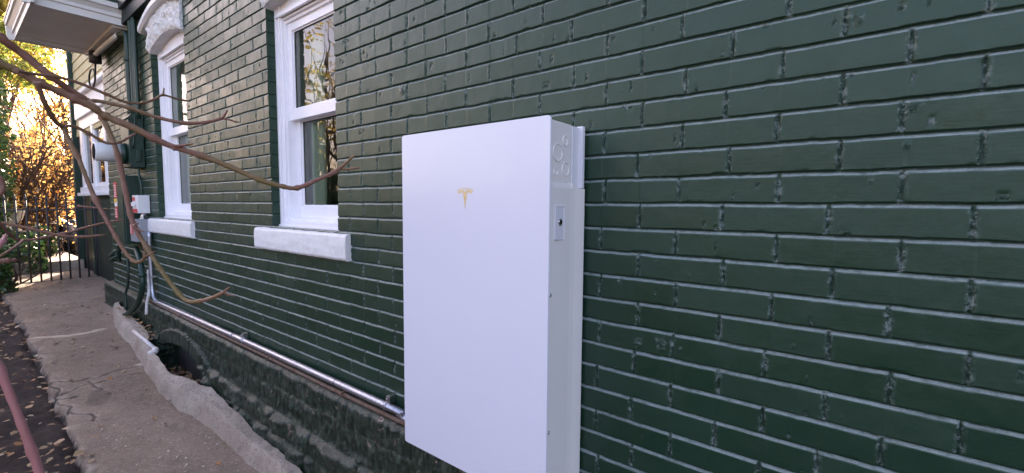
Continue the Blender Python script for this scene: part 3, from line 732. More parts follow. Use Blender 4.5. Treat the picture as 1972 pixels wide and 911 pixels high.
# emblem: arched bar, second bar below it with a notch and the tapering stem
g = MB(); ye0, ye1 = yb-.0006, yb+.0004; cx = -.9425; zt_ = 1.2525; hw = .0335
def arc(z, amp, xs): return [(cx+x*hw, z-amp*x*x) for x in xs]
xs_ = np.linspace(-1, 1, 15)
g.prism(arc(zt_, .0065, xs_)+arc(zt_-.0028, .0062, xs_[::-1]), 'y', ye0, ye1)
zl = zt_-.0058
L = [(-.97, zl-.0058), (-.80, zl-.0036), (-.55, zl-.0016), (-.22, zl-.0003), (-.02, zl-.0065), (.02, zl-.0065), (.22, zl-.0003), (.55, zl-.0016), (.80, zl-.0036), (.97, zl-.0058),
     (.80, zl-.0125), (.62, zl-.0098), (.36, zl-.0080), (.27, zl-.0084), (0, zl-.0600), (-.27, zl-.0084), (-.36, zl-.0080), (-.62, zl-.0098), (-.80, zl-.0125)]
g.prism([(cx+a*hw, b) for a, b in L], 'y', ye0, ye1); g.build('emblem', M_gold, bat)

# ------------------------------------------------------------------ steel conduit along the wall bottom
con = empty('steel_conduit', (-3.3, 1.15, .3), 'shiny galvanised steel conduit running from the grey junction box along the wall to the battery', 'conduit')
yc = 1.157
pts = [(-5.16, yc, .93), (-5.165, yc, .74), (-5.16, yc, .52), (-5.155, yc, .40), (-5.12, yc, .325), (-5.05, yc, .292), (-4.95, yc, .286), (-3.3, yc, .300), (-1.62, yc, .306), (-1.50, yc, .300), (-1.42, yc, .283), (-1.2, yc, .280)]
g = MB(); g.tube(pts, .0165, 16, smooth=4); g.build('tube', M_emt, con)
def collar(p, d, r, l, name, m, par):
    p = np.array(p); d = np.array(d, float); d /= np.linalg.norm(d); g = MB()
    g.tube([p-d*l/2, p-d*l/2*.96, p+d*l/2*.96, p+d*l/2], [r*.96, r, r, r*.96], 16); return g.build(name, m, par)
for xq, zq in ((-4.02, .294), (-3.28, .3), (-3.10, .301), (-2.0, .3045), (-1.585, .306)):
    collar((xq, yc, zq), (1, 0, .006), .0200 if xq not in (-4.02, -2.0) else .0176, .012 if xq not in (-4.02, -2.0) else .004, 'coupling', M_emt if xq not in (-4.02, -2.0) else M_blacktrim, con)
collar((-3.19, yc, .3005), (1, 0, .006), .0188, .15, 'coupling', M_emt, con)
for xq, zq in ((-3.12, .30), (-1.575, .306), ):
    g = MB(); g.box(xq-.012, xq+.012, yc-.004, X_W-.002, zq+.014, zq+.048, .003); g.tube([(xq, yc-.006, zq+.036), (xq, yc-.012, zq+.036)], .005, 8); g.build('strap', M_steel, con)
g = MB(); g.box(-5.185, -5.11, 1.150, X_W-.002, .500, .516, .002); g.build('strap', M_steel, con)
g = MB(); g.box(-5.02+.0, -5.0+.0, X_W-.02, X_W-.0, .86, .875, .003)
rp = empty('iron_pipe', (-2.5, 1.16, .25), 'thin rusty iron pipe resting on the foundation ledge under the steel conduit', 'pipe')
g = MB(); g.tube([(-5.3, 1.150, .272), (-4.2, 1.148, .270), (-3, 1.150, .272), (-2, 1.147, .269), (-1.2, 1.15, .270), (.5, 1.15, .27)], .0105, 12, smooth=6); g.build('tube', M_rust, rp)
for xq in (-4.3, -3.6, -2.72, -1.92):
    g = MB(); g.tube([(xq-.006, 1.149, .2705), (xq+.006, 1.149, .2705)], .0155, 12); g.box(xq-.006, xq+.006, 1.150, X_W-.002, .283, .289); g.build('pipe_clip', M_rust, rp)

# ------------------------------------------------------------------ electrical equipment
def eqbox(name, x0, x1, y0, z0, z1, m, parent, bev=.006): g = MB(); g.box(x0, x1, y0, X_W-.003, z0, z1, bev); return g.build(name, m, parent)
mt = empty('electric_meter', (-5.45, X_W, 1.5), 'green electric meter box with a white round meter cover sticking out towards the path', 'meter')
mb = eqbox('meter_box', -5.60, -5.30, 1.075, 1.53, 1.97, M_green, mt)
g = MB(); g.prism([(1.06, 1.97), (1.075, 1.985), (1.10, 2.02), (X_W-.004, 2.02), (X_W-.004, 1.969), (1.06, 1.969)], 'x', -5.605, -5.295); g.build('box_top', M_green, mt)
g = MB(); g.tube([(-5.45, 1.076, 1.66), (-5.45, 1.03, 1.66), (-5.45, 1.03, 1.66)], [.098, .096, .09], 28); g.build('socket_ring', M_green, mt)
g = MB(); g.tube([(-5.45, 1.031, 1.66), (-5.45, .86, 1.66), (-5.45, .855, 1.66), (-5.45, .855, 1.66), (-5.45, .90, 1.66)], [.086, .084, .082, .074, .072], 32); g.build('meter_cover', M_plastic, mt)
g = MB(); g.box(-5.302, -5.285, 1.12, 1.16, 1.58, 1.70, .006); g.box(-5.286, -5.281, 1.13, 1.15, 1.60, 1.68, .002); g.build('latch', M_green, mt)
g = MB(); g.box(-5.30, -5.2945, 1.078, 1.084, 1.535, 1.965); g.box(-5.30, -5.2945, 1.175, 1.181, 1.535, 1.965); g.build('edge_rib', M_green, mt)
cabn = empty('disconnect_cabinet', (-5.65, X_W, .8), 'tall flat green electrical cabinet with a red and yellow warning label below the meter', 'cabinet')
eqbox('cabinet_box', -5.86, -5.50, 1.055, .80, 1.46, M_green, cabn)
g = MB(); g.box(-5.85, -5.51, 1.047, 1.0545, .81, 1.45, .003); g.build('cabinet_door', M_green, cabn)
for (z0, z1, m, nm) in ((1.24, 1.40, M_red, 'label'), (1.16, 1.236, M_lwhite, 'label'), (1.20, 1.236, M_yellow, 'label'), (1.04, 1.155, M_red, 'label')):
    g = MB(); g.box(-5.83, -5.72, 1.0445 if m is not M_yellow else 1.0425, 1.0465 if m is not M_yellow else 1.0440, z0, z1); g.build(nm, m, cabn)
g = MB()
for i in range(5): g.box(-5.82+.02*(i % 2), -5.74, 1.0425, 1.0440, 1.055+i*.018, 1.062+i*.018)
g.build('label_text', M_lwhite, cabn); g = MB()
for i in range(7): g.box(-5.82+.015*(i % 2), -5.735, 1.0425, 1.0440, 1.255+i*.018, 1.262+i*.018)
g.build('label_text', M_lwhite, cabn)
sw = empty('switch_box', (-5.3, X_W, 1.1), 'small white electrical switch box with red front label beside the first window sill', 'switch box')
eqbox('switch_case', -5.40, -5.215, 1.095, 1.10, 1.268, M_plastic, sw, .005)
g = MB(); g.box(-5.39, -5.225, 1.0905, 1.0945, 1.105, 1.14); g.box(-5.37, -5.30, 1.0905, 1.0945, 1.215, 1.25); g.build('label', M_red, sw)
g = MB(); g.box(-5.33, -5.28, 1.066, 1.0945, 1.165, 1.20, .004); g.build('switch_lever', M_plastic, sw)
jb = empty('junction_box', (-5.3, X_W, .85), 'grey steel junction box with red label where the shiny conduit starts', 'junction box')
eqbox('junction_case', -5.40, -5.205, 1.070, .835, 1.045, M_greybox, jb, .004)
g = MB(); g.box(-5.385, -5.30, 1.0665, 1.0695, .90, 1.0); g.build('label', M_red, jb)
g = MB()
for i in range(5): g.box(-5.38, -5.32, 1.0640, 1.0660, .91+i*.018, .916+i*.018)
g.build('label_text', M_lwhite, jb)
g = MB(); g.tube([(-5.204, 1.10, .985), (-5.198, 1.10, .985)], .006, 8); g.build('screw', M_steel, jb)
g = MB(); g.tube([(-5.204, 1.12, .88), (-5.198, 1.12, .88)], .006, 8); g.build('screw', M_steel, jb)
g = MB(); g.tube([(-5.27, 1.14, 1.045), (-5.27, 1.14, 1.07), (-5.262, 1.15, 1.088), (-5.25, 1.16, 1.10)], [.018, .018, .016, .016], 12, smooth=3); g.tube([(-5.27, 1.14, 1.044), (-5.27, 1.14, 1.056)], .024, 8); g.build('connector', M_steel, jb)
# green painted conduits
def conduit(label, pts, r, m=M_green, sm=5, bands=()):
    o = MB().tube(pts, r, 12, smooth=sm).build('conduit', m); tag(o, label, 'conduit', None)
    for b in bands: collar(b[0], b[1], r*1.35, .03, 'coupling', m, o)
    return o
yq = 1.155
conduit('thick green conduit rising from the meter box and elbowing under the hood roof', [(-5.50, 1.14, 2.0), (-5.50, 1.14, 2.4), (-5.50, 1.14, 2.72), (-5.53, 1.14, 2.79), (-5.62, 1.13, 2.815), (-5.75, 1.12, 2.82)], .024, bands=[((-5.50, 1.14, 2.55), (0, 0, 1))])
conduit('pale grey conduit running along the underside of the hood roof', [(-5.70, 1.12, 2.82), (-6.2, 1.11, 2.825), (-6.75, 1.11, 2.825)], .024, M_soffit, 3)
o = MB().tube([(-6.70, 1.11, 2.86), (-6.70, 1.11, 2.80), (-6.70, 1.11, 2.74), (-6.70, 1.11, 2.73)], [.05, .055, .055, .02], 14).build('weatherhead', M_iron); tag(o, 'round dark cable entry head under the far end of the hood roof', 'cable entry')
conduit('green conduit with long straight run left of the arched window, nearest to the window', [(-5.30, yq, 1.98), (-5.30, yq, 2.5), (-5.30, yq, 2.86), (-5.36, yq, 2.98), (-5.42, yq, 3.15), (-5.42, yq, 3.6)], .017)
conduit('thin green conduit between the two thicker green conduits above the meter box', [(-5.37, yq, 1.98), (-5.37, yq, 2.5), (-5.37, yq, 2.9), (-5.44, yq, 3.06), (-5.46, yq, 3.6)], .013)
conduit('green conduit bending left near the eave above the meter box', [(-5.43, yq, 1.98), (-5.43, yq, 2.6), (-5.44, yq, 2.95), (-5.50, yq, 3.15), (-5.50, yq, 3.6)], .019)
conduit('thin green conduit clipped to the front of the meter box', [(-5.29, 1.10, 1.70), (-5.288, 1.12, 1.9), (-5.30, 1.13, 2.0), (-5.345, 1.165, 2.1), (-5.345, 1.17, 2.6)], .007)
conduit('thin pale green cable hanging from the meter box to the white switch box', [(-5.33, 1.14, 1.53), (-5.325, 1.14, 1.46), (-5.29, 1.145, 1.37), (-5.285, 1.145, 1.265)], .009)
conduit('thick green cable curving down from the green cabinet into the curb', [tuple(at(262, 478, y=1.12)), tuple(at(270, 505, y=1.10)), tuple(at(275, 545, y=1.09)), tuple(at(268, 578, y=1.08)), tuple(at(252, 600, y=1.07)), tuple(at(238, 608, y=1.06))], .024, bands=[(tuple(at(274, 530, y=1.092)), (0, 0, 1))])
conduit('thin green cable dropping from the cabinet to the curb end', [tuple(at(243, 478, y=1.13)), tuple(at(247, 515, y=1.12)), tuple(at(246, 550, y=1.11)), tuple(at(242, 565, y=1.10)), tuple(at(243, 596, y=1.09))], .011)
conduit('bare brownish pipe dropping beside the shiny conduit bend', [tuple(at(286, 520, y=1.16)), tuple(at(287, 560, y=1.13)), tuple(at(283, 585, y=1.11)), tuple(at(282, 606, y=1.10))], .012, M_pvc)
o = MB(); ll = []
for k in range(26):
    a = k/25*4.4*math.pi; c = at(221, 470+k*.9, y=1.08); ll.append((c[0]+.10*math.cos(a), c[1]+.035*math.sin(a*1.0), c[2]-.10*abs(math.sin(a*.5))))
o.tube(ll, .014, 8, smooth=3); o = o.build('cable_coil', M_green); tag(o, 'looped green painted cable hanging at the brick corner near the board panel', 'cable')
pv = empty('drain_pipe', (-5, 1.05, 0), 'thin white pipe with an elbow lying on the concrete curb', 'pipe')
def on_curb(px, py_):
    z = 0
    for _ in range(30): q = at(px, py_, z=z); z = float(zg(q[0]))+.115
    return q
qa = on_curb(258, 638); qb = on_curb(300, 674)
g = MB(); g.tube([qa, qa*.5+qb*.5+np.array([0, 0, .004]), qb], .016, 10); g.build('tube', M_pvc, pv)
g = MB(); g.tube([qb-np.array([.03, 0, 0]), qb, qb+np.array([.035, -.015, -.004]), qb+np.array([.03, -.055, -.015])], .023, 12, smooth=3); g.build('elbow', M_pvc, pv)
# overhead wires
for i, (a, b, c) in enumerate((((95, 85), (120, 107), (150, 127)), ((75, 68), (115, 92), (152, 115)), ((88, 90), (118, 118), (149, 136)))):
    far = at(a[0]-40, a[1]-60, x=-22); 
    o = MB().tube([far, (far+np.array(at(*c, x=-11.1)))/2-np.array([0, 0, .12]), at(*c, x=-11.1)], .008, 6, smooth=5).build('overhead_wire', M_blacktrim)
    tag(o, ('middle', 'topmost', 'lowest')[i]+' of the three thin dark service wires strung from the rear addition across the sky', 'wire', 'service wires')
o = MB(); pts = []
for k in range(20):
    a = k/19*2.6*math.pi; pts.append((-6.86+.16*math.cos(a), 1.10, 2.60+.10*math.sin(a)))
o.tube([(-6.70, 1.11, 2.75)]+pts, .009, 6, smooth=3); tag(o.build('drip_loop', M_blacktrim), 'dark looped cable hanging below the hood roof', 'cable')

# ------------------------------------------------------------------ iron gate
gx = -9.6; gate = empty('iron_gate', (gx, 1.0, 0), 'black wrought iron gate of thin upright bars closing the path', 'gate')
zt_, zb_ = float(at(90, 404, x=gx)[2]), float(at(100, 541, x=gx)[2])
y_a = float(at(-30, 404, x=gx)[1]); y_b = float(at(181, 404, x=gx)[1])
for nm, z in (('rail', zt_), ('rail', zb_)): g = MB(); g.box(gx-.008, gx+.008, y_a, y_b, z-.012, z+.012, .003); g.build(nm, M_iron, gate)
ybar = y_b
while ybar > y_a:
    px_top = 1.33 if ybar < y_b-.01 else 1.16
    g = MB(); g.tube([(gx+.012, ybar, zb_-.03), (gx+.012, ybar, zt_+.14)], .0110, 6)
    if ybar < y_b-.01: g.tube([(gx+.012, ybar, zt_+.13), (gx+.012, ybar, zt_+.15), (gx+.012, ybar, zt_+.23)], [.009, .016, .002], 6)
    g.build('bar', M_iron, gate); ybar -= .1045
g = MB(); g.box(gx-.02, gx+.02, y_b+.0, y_b+.03, -.05, zt_+.1, .003); g.build('gate_post', M_iron, gate)

# ------------------------------------------------------------------ behind the gate
def blob(name, c, r, m, label, cat, group=None, s=0, squash=1):
    import bmesh
    bm = bmesh.new(); bmesh.ops.create_icosphere(bm, subdivisions=5, radius=1)
    V = np.array([v.co[:] for v in bm.verts])
    n = fbm(V[:, 0]*2+s, V[:, 1]*2+V[:, 2]*1.7, s, 4)*.35+fbm(V[:, 0]*7+V[:, 2]*3, V[:, 1]*7, s+3, 3)*.14
    kn = np.exp(-((V[:, 0])**2+(V[:, 1])**2)*14)*(V[:, 2] > 0)*.35
    V = V*(1+n+kn)[:, None]*np.array(r)+np.array(c)
    V[:, 2] = np.maximum(V[:, 2], .03)
    for v, p in zip(bm.verts, V): v.co = p
    me = bpy.data.meshes.new(name); bm.to_mesh(me); bm.free()
    for p in me.polygons: p.use_smooth = True
    return tag(link(name, me, m), label, cat, group)
for i, (px, y_, rr, lab) in enumerate([(112, 462, .42, 'largest shiny black rubbish bag in the middle of the heap'), (145, 465, .40, 'black rubbish bag of the heap nearest the house corner'), (80, 458, .30, 'smaller black rubbish bag at the plant side of the heap')]):
    c = at(px, y_, x=-13.6-.3*i); blob('rubbish_bag', (c[0], c[1], .30), (rr, rr*.95, rr*.92), M_bag, lab, 'bag', 'rubbish bags beyond the gate', 10*i+1)
g = MB(); c = at(24, 425, x=-12.6)
prof = [(.10, 0), (.12, .02), (.05, .07), (.05, .12), (.13, .22), (.17, .36), (.19, .38), (.18, .40)]
g.tube([(c[0], c[1], c[2]-.20+z) for r, z in prof], [r for r, z in prof], 20); u = g.build('garden_urn', M_pvc); tag(u, 'white garden urn among the green plants beyond the gate', 'urn')
g = MB(); g.box(c[0]-.18, c[0]+.18, c[1]-.18, c[1]+.18, 0, c[2]-.2, .01); tag(g.build('pedestal', M_curb), 'pale square pedestal under the white urn', 'pedestal')
g = MB(); c = at(68, 461, x=-12.9); g.box(c[0]-.15, c[0]+.15, c[1]-.26, c[1]+.14, 0, c[2]+.07, .02); tag(g.build('planter', M_pvc), 'pale rectangular planter between the plants and the black bags', 'planter')

# foliage helpers: leaves as folded kite quads
def leaves(n, pos, size, elong=1.6, up=.3, s=0):
    r = np.random.default_rng(s)
    d = r.normal(size=(n, 3)); d[:, 2] -= .2; d /= np.linalg.norm(d, axis=1)[:, None]
    a = r.normal(size=(n, 3)); a[:, 2] += up*2; a -= d*(a*d).sum(1)[:, None]; a /= np.linalg.norm(a, axis=1)[:, None]
    b = np.cross(d, a); L = size*(.6+.8*r.random(n))[:, None]; wd = L/elong/2
    v0 = pos; v1 = pos+d*L*.45+b*wd+a*wd*.35; v2 = pos+d*L; v3 = pos+d*L*.45-b*wd+a*wd*.35
    V = np.stack([v0, v1, v2, v3], 1).reshape(-1, 3); i = np.arange(n)*4
    Q = np.concatenate([np.stack([i, i+1, i+2], 1), np.stack([i, i+2, i+3], 1)])
    rn = np.repeat(r.random(n), 4)
    return V, Q, rn
def leafobj(name, V, Q, rn, m, parent=None):
    me = mesh_np(name, V, Q, False); fattr(me, 'rnd', rn); return link(name, me, m, parent)
def clumps(c, R, nclump, per, cs, s):
    r = np.random.default_rng(s); p = r.normal(size=(nclump, 3)); p /= np.linalg.norm(p, axis=1)[:, None]; p *= (r.random(nclump)**.4)[:, None]
    p = p*np.array(R)+np.array(c); q = np.repeat(p, per, 0)+r.normal(size=(nclump*per, 3))*cs; return q
def tree(name, base, h, spread, crown_c, crown_r, nclump, per, lsize, m, label, s, cat='tree', nbr=14, trunk=.16):
    o = empty(name, base, label, cat); r = np.random.default_rng(s); base = np.array(base, float)
    g = MB(); top = np.array(crown_c, float)
    mid = base+(top-base)*.55+r.normal(size=3)*.15
    g.tube([base-np.array([0, 0, .2]), base+(mid-base)*.5, mid, top], [trunk*1.2, trunk, trunk*.75, trunk*.3], 9, smooth=4)
    for k in range(nbr):
        t0 = r.uniform(.3, .95); st = base+(top-base)*t0 if t0 > .55 else base+(mid-base)*(t0/.55)
        d = r.normal(size=3); d /= np.linalg.norm(d); e = top+d*np.array(crown_r)*r.uniform(.6, 1.0)
        m1 = (st+e)/2+r.normal(size=3)*.15*np.array(crown_r).mean()
        g.tube([st, m1, e], [trunk*.35, trunk*.2, trunk*.04], 6, smooth=4)
        for j in range(4):
            e2 = e+r.normal(size=3)*np.array(crown_r)*.35; g.tube([m1, (m1+e2)/2+r.normal(size=3)*.1, e2], [trunk*.13, trunk*.08, trunk*.02], 5, smooth=3)
    g.build('trunk', M_bark, o, fix=False)
    if nclump:
        V, Q, rn = leaves(nclump*per, clumps(crown_c, crown_r, nclump, per, min(crown_r)*.13, s), lsize, s=s)
        leafobj('crown', V, Q, rn, m, o)
    return o
# shrubs with many bare stems beyond the gate
def stems(label, c, h, n, sp, s, leafm=None, lean=.25, nleaf=1500):
    o = empty('bare_shrub', c, label, 'shrub', 'tangled bare shrubs beyond the gate'); r = np.random.default_rng(s); g = MB(); tips = []
    c = np.array(c, float)
    for k in range(n):
        a = r.uniform(0, 2*math.pi); d = np.array([math.cos(a), math.sin(a), 0]); L = h*r.uniform(.6, 1.1); b0 = c+d*r.uniform(0, sp*.25)
        p = [b0, b0+d*L*.1*lean+np.array([0, 0, L*.35]), b0+d*L*.6*lean+np.array([0, 0, L*.7])+r.normal(size=3)*.08, b0+d*L*1.3*lean+np.array([0, 0, L])+r.normal(size=3)*.2]
        rad = r.uniform(.013, .036); g.tube(p, [rad, rad*.8, rad*.55, rad*.2], 5, smooth=4, cap=False)
        for j in range(7):
            t0 = r.uniform(.25, .95); i = min(int(t0*3), 2); st = p[i]+(p[i+1]-p[i])*(t0*3-i); e = st+r.normal(size=3)*np.array([.35, .35, .3])*h*.28+np.array([0, 0, .15])
            g.tube([st, (st+e)/2+r.normal(size=3)*.05, e], [rad*.4, rad*.3, rad*.1], 4, smooth=3, cap=False); tips.append(e)
    g.build('stem', M_bark, o, fix=False)
    if leafm:
        T = np.array(tips); P = T[r.integers(0, len(T), nleaf)]+r.normal(size=(nleaf, 3))*.14; V, Q, rn = leaves(nleaf, P, .07, s=s); leafobj('foliage', V, Q, rn, leafm, o)
    return o
def bgp(px, x, z=.02): q = at(px, 404, x=x); return (float(q[0]), float(q[1]), z)
stems('tangled bare brown shrub left of the bright gap, beyond the gate', bgp(85, -13.4), 2.9, 34, .5, 3, M_lorange, .22, 700)
stems('bare brown shrub behind the dark ivy at the left edge', bgp(30, -13.0), 3.0, 30, .5, 4, M_lorange, .24, 700)
stems('thin bare shrub beside the house corner beyond the gate', bgp(138, -19), 2.8, 16, .5, 5, M_lorange, .22, 1400)
stems('bare shrub with a few orange leaves far behind the rubbish bags', bgp(70, -18.5), 4.6, 34, .9, 6, M_lorange, .26, 2500)
P = rng.uniform([-27, -2, 0], [-22, 6, 3.9], (60000, 3)); keep = P[:, 2] < 2.9+1.1*fbm(P[:, 1]*.9, P[:, 1]*0, 61)*2; P = P[keep]
V, Q, rn = leaves(len(P), P, .12, s=21); tag(leafobj('orange_hedge', V, Q, rn, M_lorange), 'glowing orange and gold autumn hedge in the far background', 'hedge', kind='stuff')
q = at(30, 50, x=-18); tree('autumn_tree', (-18, q[1]-.5, 0), 7, 3, (-18, q[1]-.3, q[2]), (1.4, 1.5, 1.7), 110, 50, .15, M_lyellow, 'tall yellow leaved tree at the top left edge of the view', 31)
q = at(115, 160, x=-28); tree('autumn_tree', (-28, q[1], 0), 7, 3, (-28, q[1], q[2]-.5), (1.6, 2.4, 2.2), 40, 40, .17, M_lorange, 'thin orange leaved tree far behind the shrubs near the house corner', 32)
q = at(5, 110, x=-13.5); tree('autumn_tree', (-14, q[1]-.6, 0), 5, 3, (-13.5, q[1]-.2, q[2]), (.8, .75, .75), 55, 45, .10, leafmat('yellow_green_leaves', [(.10, .16, .03), (.22, .26, .05), (.40, .36, .08)], .5), 'yellow green leafy tree hanging over the left side behind the twigs', 33, nbr=8, trunk=.08)
# ivy covered hedge at the left
r_ = np.random.default_rng(5)
def ivy(label, boxes, n, size, s, name='ivy_bush'):
    P = []; r = np.random.default_rng(s)
    for (x0, x1, y0, y1, z0, z1, wgt) in boxes:
        k = int(n*wgt); q = r.uniform([x0, y0, z0], [x1, y1, z1], (k, 3)); cell = np.floor(q/.28); keep = hsh(cell[:, 0]+100, cell[:, 1]*31+cell[:, 2], s) > .28
        P.append(q[keep])
    P = np.concatenate(P); V, Q, rn = leaves(len(P), P, size, 1.25, .6, s); o = empty(name, (boxes[0][0], boxes[0][2], 0), label, 'bush')
    leafobj('foliage', V, Q, rn, M_lgreen, o)
    g = MB()
    for k in range(26 if name == 'ivy_bush' else 0):
        b = boxes[k % len(boxes)]; p = [np.array([r.uniform(b[0], b[1]), r.uniform(b[2], b[3]), -.02])]
        for j in range(3): p.append(p[-1]+np.array([r.normal()*.12, r.normal()*.12, b[5]/3*r.uniform(.6, 1)]))
        g.tube(p, [.012, .01, .007, .003], 5, smooth=3, cap=False)
    if g.v: g.build('stem', M_bark, o, fix=False)
    return o
ivy('tall dark green ivy bush at the left edge above the gate', [(-12.4, -11.2, -.6, .76, 1.3, 3.3, .6), (-12.2, -11.3, -.6, .70, .3, 1.6, .4)], 9000, .085, 41)
ivy('unseen dark green hedge added to keep the bright yard out of the wall reflections', [(-12.7, -11.6, -3.6, -.5, 0, 2.3, .8), (-11.6, -9.6, -3.5, -2.6, 0, 1.9, .35)], 15000, .10, 45, 'blocker_hedge')  # out-of-view hedge, added to darken what the glossy wall reflects
ivy('low leafy green plants just behind the gate beside the path', [(-12.6, -10.6, .2, 1.00, .0, .62, .7), (-12.9, -12.0, .4, 1.30, .12, .55, .3)], 6500, .085, 42)
ivy('low ivy in front of the gate at the left edge of the path', [(-9.5, -8.6, -.2, .52, .0, .62, 1)], 3000, .07, 43)
ivy('small red tipped leafy plant in front of the black bags', [(-12.3, -11.9, 1.0, 1.25, .1, .75, 1)], 380, .08, 44)

# trees, fence and neighbour beyond the path (behind and left of the viewer; they show in the glass and the gloss)
g = MB()
for k in range(110): g.box(-12.2+k*.14, -12.2+k*.14+.13, -3.62, -3.6, -.4, 1.55+.0*k)
g.box(-12.2, 3.2, -3.66, -3.621, .1, .2); g.box(-12.2, 3.2, -3.66, -3.621, 1.2, 1.3)
fn = empty('board_fence', (-4, -3.6, -.3), 'brown board fence across the garden bed from the house', 'fence'); g.build('boards', simple('fence_wood', (.10, .075, .055), .8, .3, 5), fn)
nb = empty('neighbour_house', (-4, -21.2, 0), 'neighbouring house with yellow siding across the garden', 'house')
g = MB(); g.box(-9, 4, -27, -21.2, -.5, 3.0); g.build('wall', M_siding, nb); g = MB(); g.prism([(-27.3, 3.0), (-20.9, 3.0), (-24.1, 4.6)], 'x', -9.3, 4.3); g.build('roof', simple('shingle', (.10, .10, .10), .8, .2, 12), nb)
g = MB(); g.box(-9.3, 4.3, -20.9, -20.75, 2.88, 3.02, .01); g.build('eave_trim', M_trimpaint, nb)
tree('garden_tree', (-11.3, -4.3, -.1), 6, 2, (-11.0, -3.9, 4.3), (2.0, 1.7, 1.9), 26, 30, .12, M_lyellow, 'slim tree with few yellow leaves standing behind the board fence', 51, nbr=14, trunk=.14)
tree('garden_tree', (-16, -6.5, -.1), 6, 2, (-16, -6.2, 4.4), (2.8, 2.6, 2.4), 75, 34, .13, M_lyellow, 'tall yellowing tree farthest behind the board fence', 52, nbr=20, trunk=.2)

# ------------------------------------------------------------------ fallen leaves
def ground_leaves(name, P, size, m, s):
    n = len(P); r = np.random.default_rng(s); a = r.uniform(0, 2*math.pi, n); L = size*(.4+r.random(n))[:, None]
    d = np.stack([np.cos(a), np.sin(a), r.normal(size=n)*.18], 1); b = np.stack([-np.sin(a), np.cos(a), r.normal(size=n)*.3], 1); wd = L*r.uniform(.2, .45, (n, 1))
    c = np.stack([np.zeros(n), np.zeros(n), r.uniform(.0, .25, n)], 1)*L
    v = np.stack([P-d*L*.5, P-d*L*.15+b*wd+c, P+d*L*.25+b*wd*.8+c, P+d*L*.5, P+d*L*.2-b*wd*.9+c*.5, P-d*L*.2-b*wd+c*.6], 1).reshape(-1, 3); i = np.arange(n)*6
    Q = np.concatenate([np.stack([i, i+1, i+2, i+3], 1), np.stack([i, i+3, i+4, i+5], 1)])
    return leafobj(name, v, Q, np.repeat(r.random(n), 6), m)
r = np.random.default_rng(77)
n = 2600; x = -1.0-7.5*r.random(n)**1.3; y = r.uniform(-1.4, .40, n); P = np.stack([x, y, zg(x)+.012+.015*r.random(n)], 1)
tag(ground_leaves('leaf_litter', P, .040, M_litter, 1), 'brown and tan fallen leaves scattered over the dark soil', 'leaf litter', kind='stuff')
n = 170; x = -1.5-9*r.random(n); y = r.uniform(.42, 1.0, n)**1; P = np.stack([x, y, zg(x)+.012], 1)
n2 = 160; x = -9.3+5*r.random(n2)**1.5; y = r.uniform(.4, 1.3, n2); P = np.concatenate([P, np.stack([x, y, zg(x)+.012], 1)])
tag(ground_leaves('path_leaves', P, .030, M_litter, 2), 'small dry leaves scattered on the concrete path', 'leaf litter', kind='stuff')
n = 110; x = -2.2-1.5*r.random(n); y = r.uniform(.5, .98, n); P = np.stack([x, y, zg(x)+.012], 1)
tag(ground_leaves('paint_flakes', P, .011, M_litter2, 3), 'tiny pale paint flakes scattered on the concrete path', 'flakes', kind='stuff')
n = 420; x = r.uniform(-4.7, -3.75, n); y = r.uniform(1.04, 1.28, n); P = np.stack([x, y, -.305+.05*r.random(n)], 1)
P[:, 2] += sst(-4.3, -3.8, P[:, 0])*.06
tag(ground_leaves('well_leaves', P, .05, M_litter, 4), 'brown and orange leaves piled in the cellar window well', 'leaf litter', kind='stuff')
n = 70; x = r.uniform(-6.0, -4.7, n); y = r.uniform(1.03, 1.11, n); P = np.stack([x, y, zg(x)+.15], 1)
tag(ground_leaves('curb_leaves', P, .035, M_litter, 5), 'dry leaves caught between the curb and the foundation', 'leaf litter', kind='stuff')

# ------------------------------------------------------------------ foreground twigs
tw = empty('twiggy_shrub', (-.9, -.35, -.3), 'leafless shrub whose long reddish twigs reach across the left of the view', 'shrub')
def twig(pts, dep, w, m=M_twig, tip=.35, s=5, nodes=True):
    """pts: picture points, dep: distance ahead (start,end), w: picture widths (start,end)"""
    n = len(pts); P = []; R = []
    for i, (px, py_) in enumerate(pts):
        t0 = i/(n-1); d = dep[0]+(dep[1]-dep[0])*t0; P.append(at(px, py_, depth=d)); R.append((w[0]+(w[1]-w[0])*t0)/FPX*d/2*.72)
    Ps, Rs = spline(P, R, s)
    rr = np.random.default_rng(len(pts)*7+int(pts[0][1]) % 97)
    Rs = [q*(1+.12*rr.normal()*(.5)) for q in Rs]
    for i in range(0, len(Rs), max(4, s*2)): Rs[i] *= 1.42
    Rs[-1] *= tip
    g = MB(); g.tube(Ps, Rs, 10); return g.build('twig', m, tw, fix=False)
twig([(-160, -60), (-70, 15), (0, 72), (43, 103), (99, 148), (132, 171), (171, 196)], (.80, .98), (24, 15))
twig([(171, 196), (191, 195), (250, 208), (296, 224), (355, 237), (400, 235), (430, 227)], (.98, 1.10), (11, 8))
twig([(428, 228), (434, 219), (438, 212)], (1.10, 1.10), (7, 4)); twig([(428, 228), (442, 231), (459, 236)], (1.10, 1.11), (6, 4))
twig([(168, 194), (185, 207), (197, 227), (214, 263), (227, 300), (240, 360), (251, 412), (263, 444), (283, 477), (312, 523), (345, 566), (362, 580), (385, 580), (415, 571), (433, 562)], (.98, .86), (13, 10))
twig([(431, 563), (437, 557), (443, 553)], (.86, .86), (7, 4)); twig([(431, 563), (441, 568), (455, 570)], (.86, .86), (7, 3))
twig([(258, 436), (268, 443), (279, 447)], (.91, .91), (7, 3)); twig([(257, 436), (263, 431), (267, 430)], (.91, .91), (6, 3))
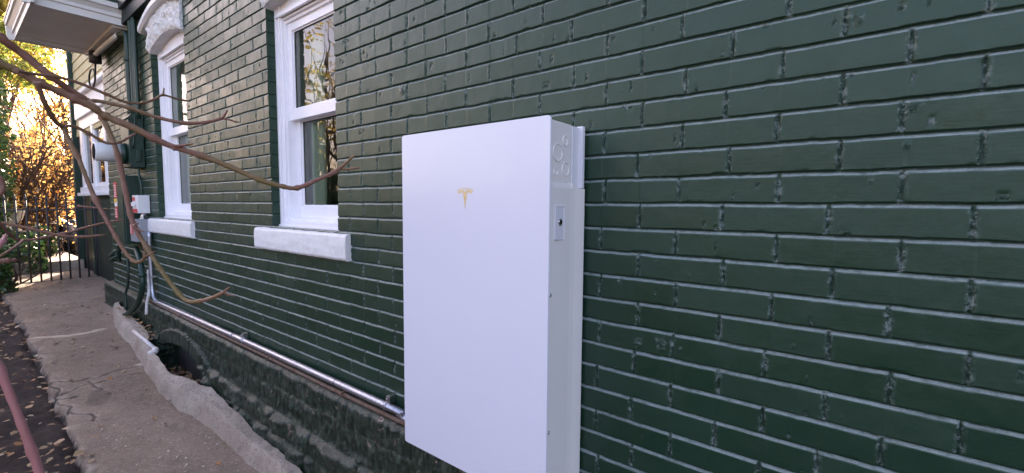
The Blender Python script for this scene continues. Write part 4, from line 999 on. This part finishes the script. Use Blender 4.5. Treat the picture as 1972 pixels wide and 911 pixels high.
twig([(-160, 60), (-60, 108), (0, 124), (36, 138), (79, 161), (109, 174), (145, 191), (178, 207), (204, 224), (250, 243), (296, 266), (329, 281), (388, 300), (440, 320), (500, 346), (540, 358), (572, 362), (610, 347), (645, 331), (657, 322)], (.72, 1.0), (24, 10))
twig([(655, 324), (666, 314), (676, 305), (684, 299)], (1, 1), (9, 6)); twig([(655, 324), (668, 326), (680, 324), (693, 323)], (1, 1.0), (7, 5))
twig([(328, 280), (345, 281), (360, 279), (373, 277)], (.88, .88), (8, 5)); twig([(328, 282), (334, 286), (338, 289)], (.88, .88), (8, 8))
twig([(30, 136), (60, 142), (109, 148), (155, 161), (204, 181), (243, 197), (276, 198), (300, 190), (314, 183), (342, 191), (363, 195)], (.74, 1.05), (9, 5)); twig([(314, 184), (315, 176), (316, 169)], (1.0, 1.0), (5, 3))
twig([(70, 158), (86, 197), (97, 220), (109, 236), (122, 245)], (.76, .84), (13, 10)); twig([(122, 245), (141, 243), (171, 257), (204, 275), (230, 274), (247, 265), (261, 257)], (.84, .95), (8, 6))
twig([(122, 245), (134, 272), (150, 302), (161, 329), (184, 385), (204, 421), (224, 458), (243, 488), (258, 503), (270, 504), (280, 494), (277, 485)], (.84, .80), (11, 8)); twig([(280, 494), (290, 489), (299, 483)], (.80, .8), (5, 3))
twig([(-40, 418), (0, 428), (62, 441), (115, 453), (158, 456), (203, 452)], (.75, .85), (8, 5)); twig([(-40, 380), (0, 430), (20, 452), (45, 463), (115, 451), (184, 433), (238, 423)], (.70, .9), (7, 5))
twig([(45, 463), (25, 478), (-10, 500)], (.72, .66), (6, 7)); twig([(150, 397), (183, 400), (212, 403)], (.85, .86), (5, 3))
twig([(-60, 520), (-10, 505), (15, 502), (32, 500)], (.5, .52), (16, 9)); twig([(-50, 520), (-8, 480), (5, 465), (11, 452)], (.44, .46), (14, 9), M_pinktwig)
twig([(-90, 520), (-40, 620), (0, 712), (35, 800), (62, 870), (90, 950)], (.36, .40), (15, 20), M_pinktwig, 1)
twig([(-60, 330), (-20, 330), (0, 345), (5, 370), (-20, 385)], (.5, .5), (13, 9))
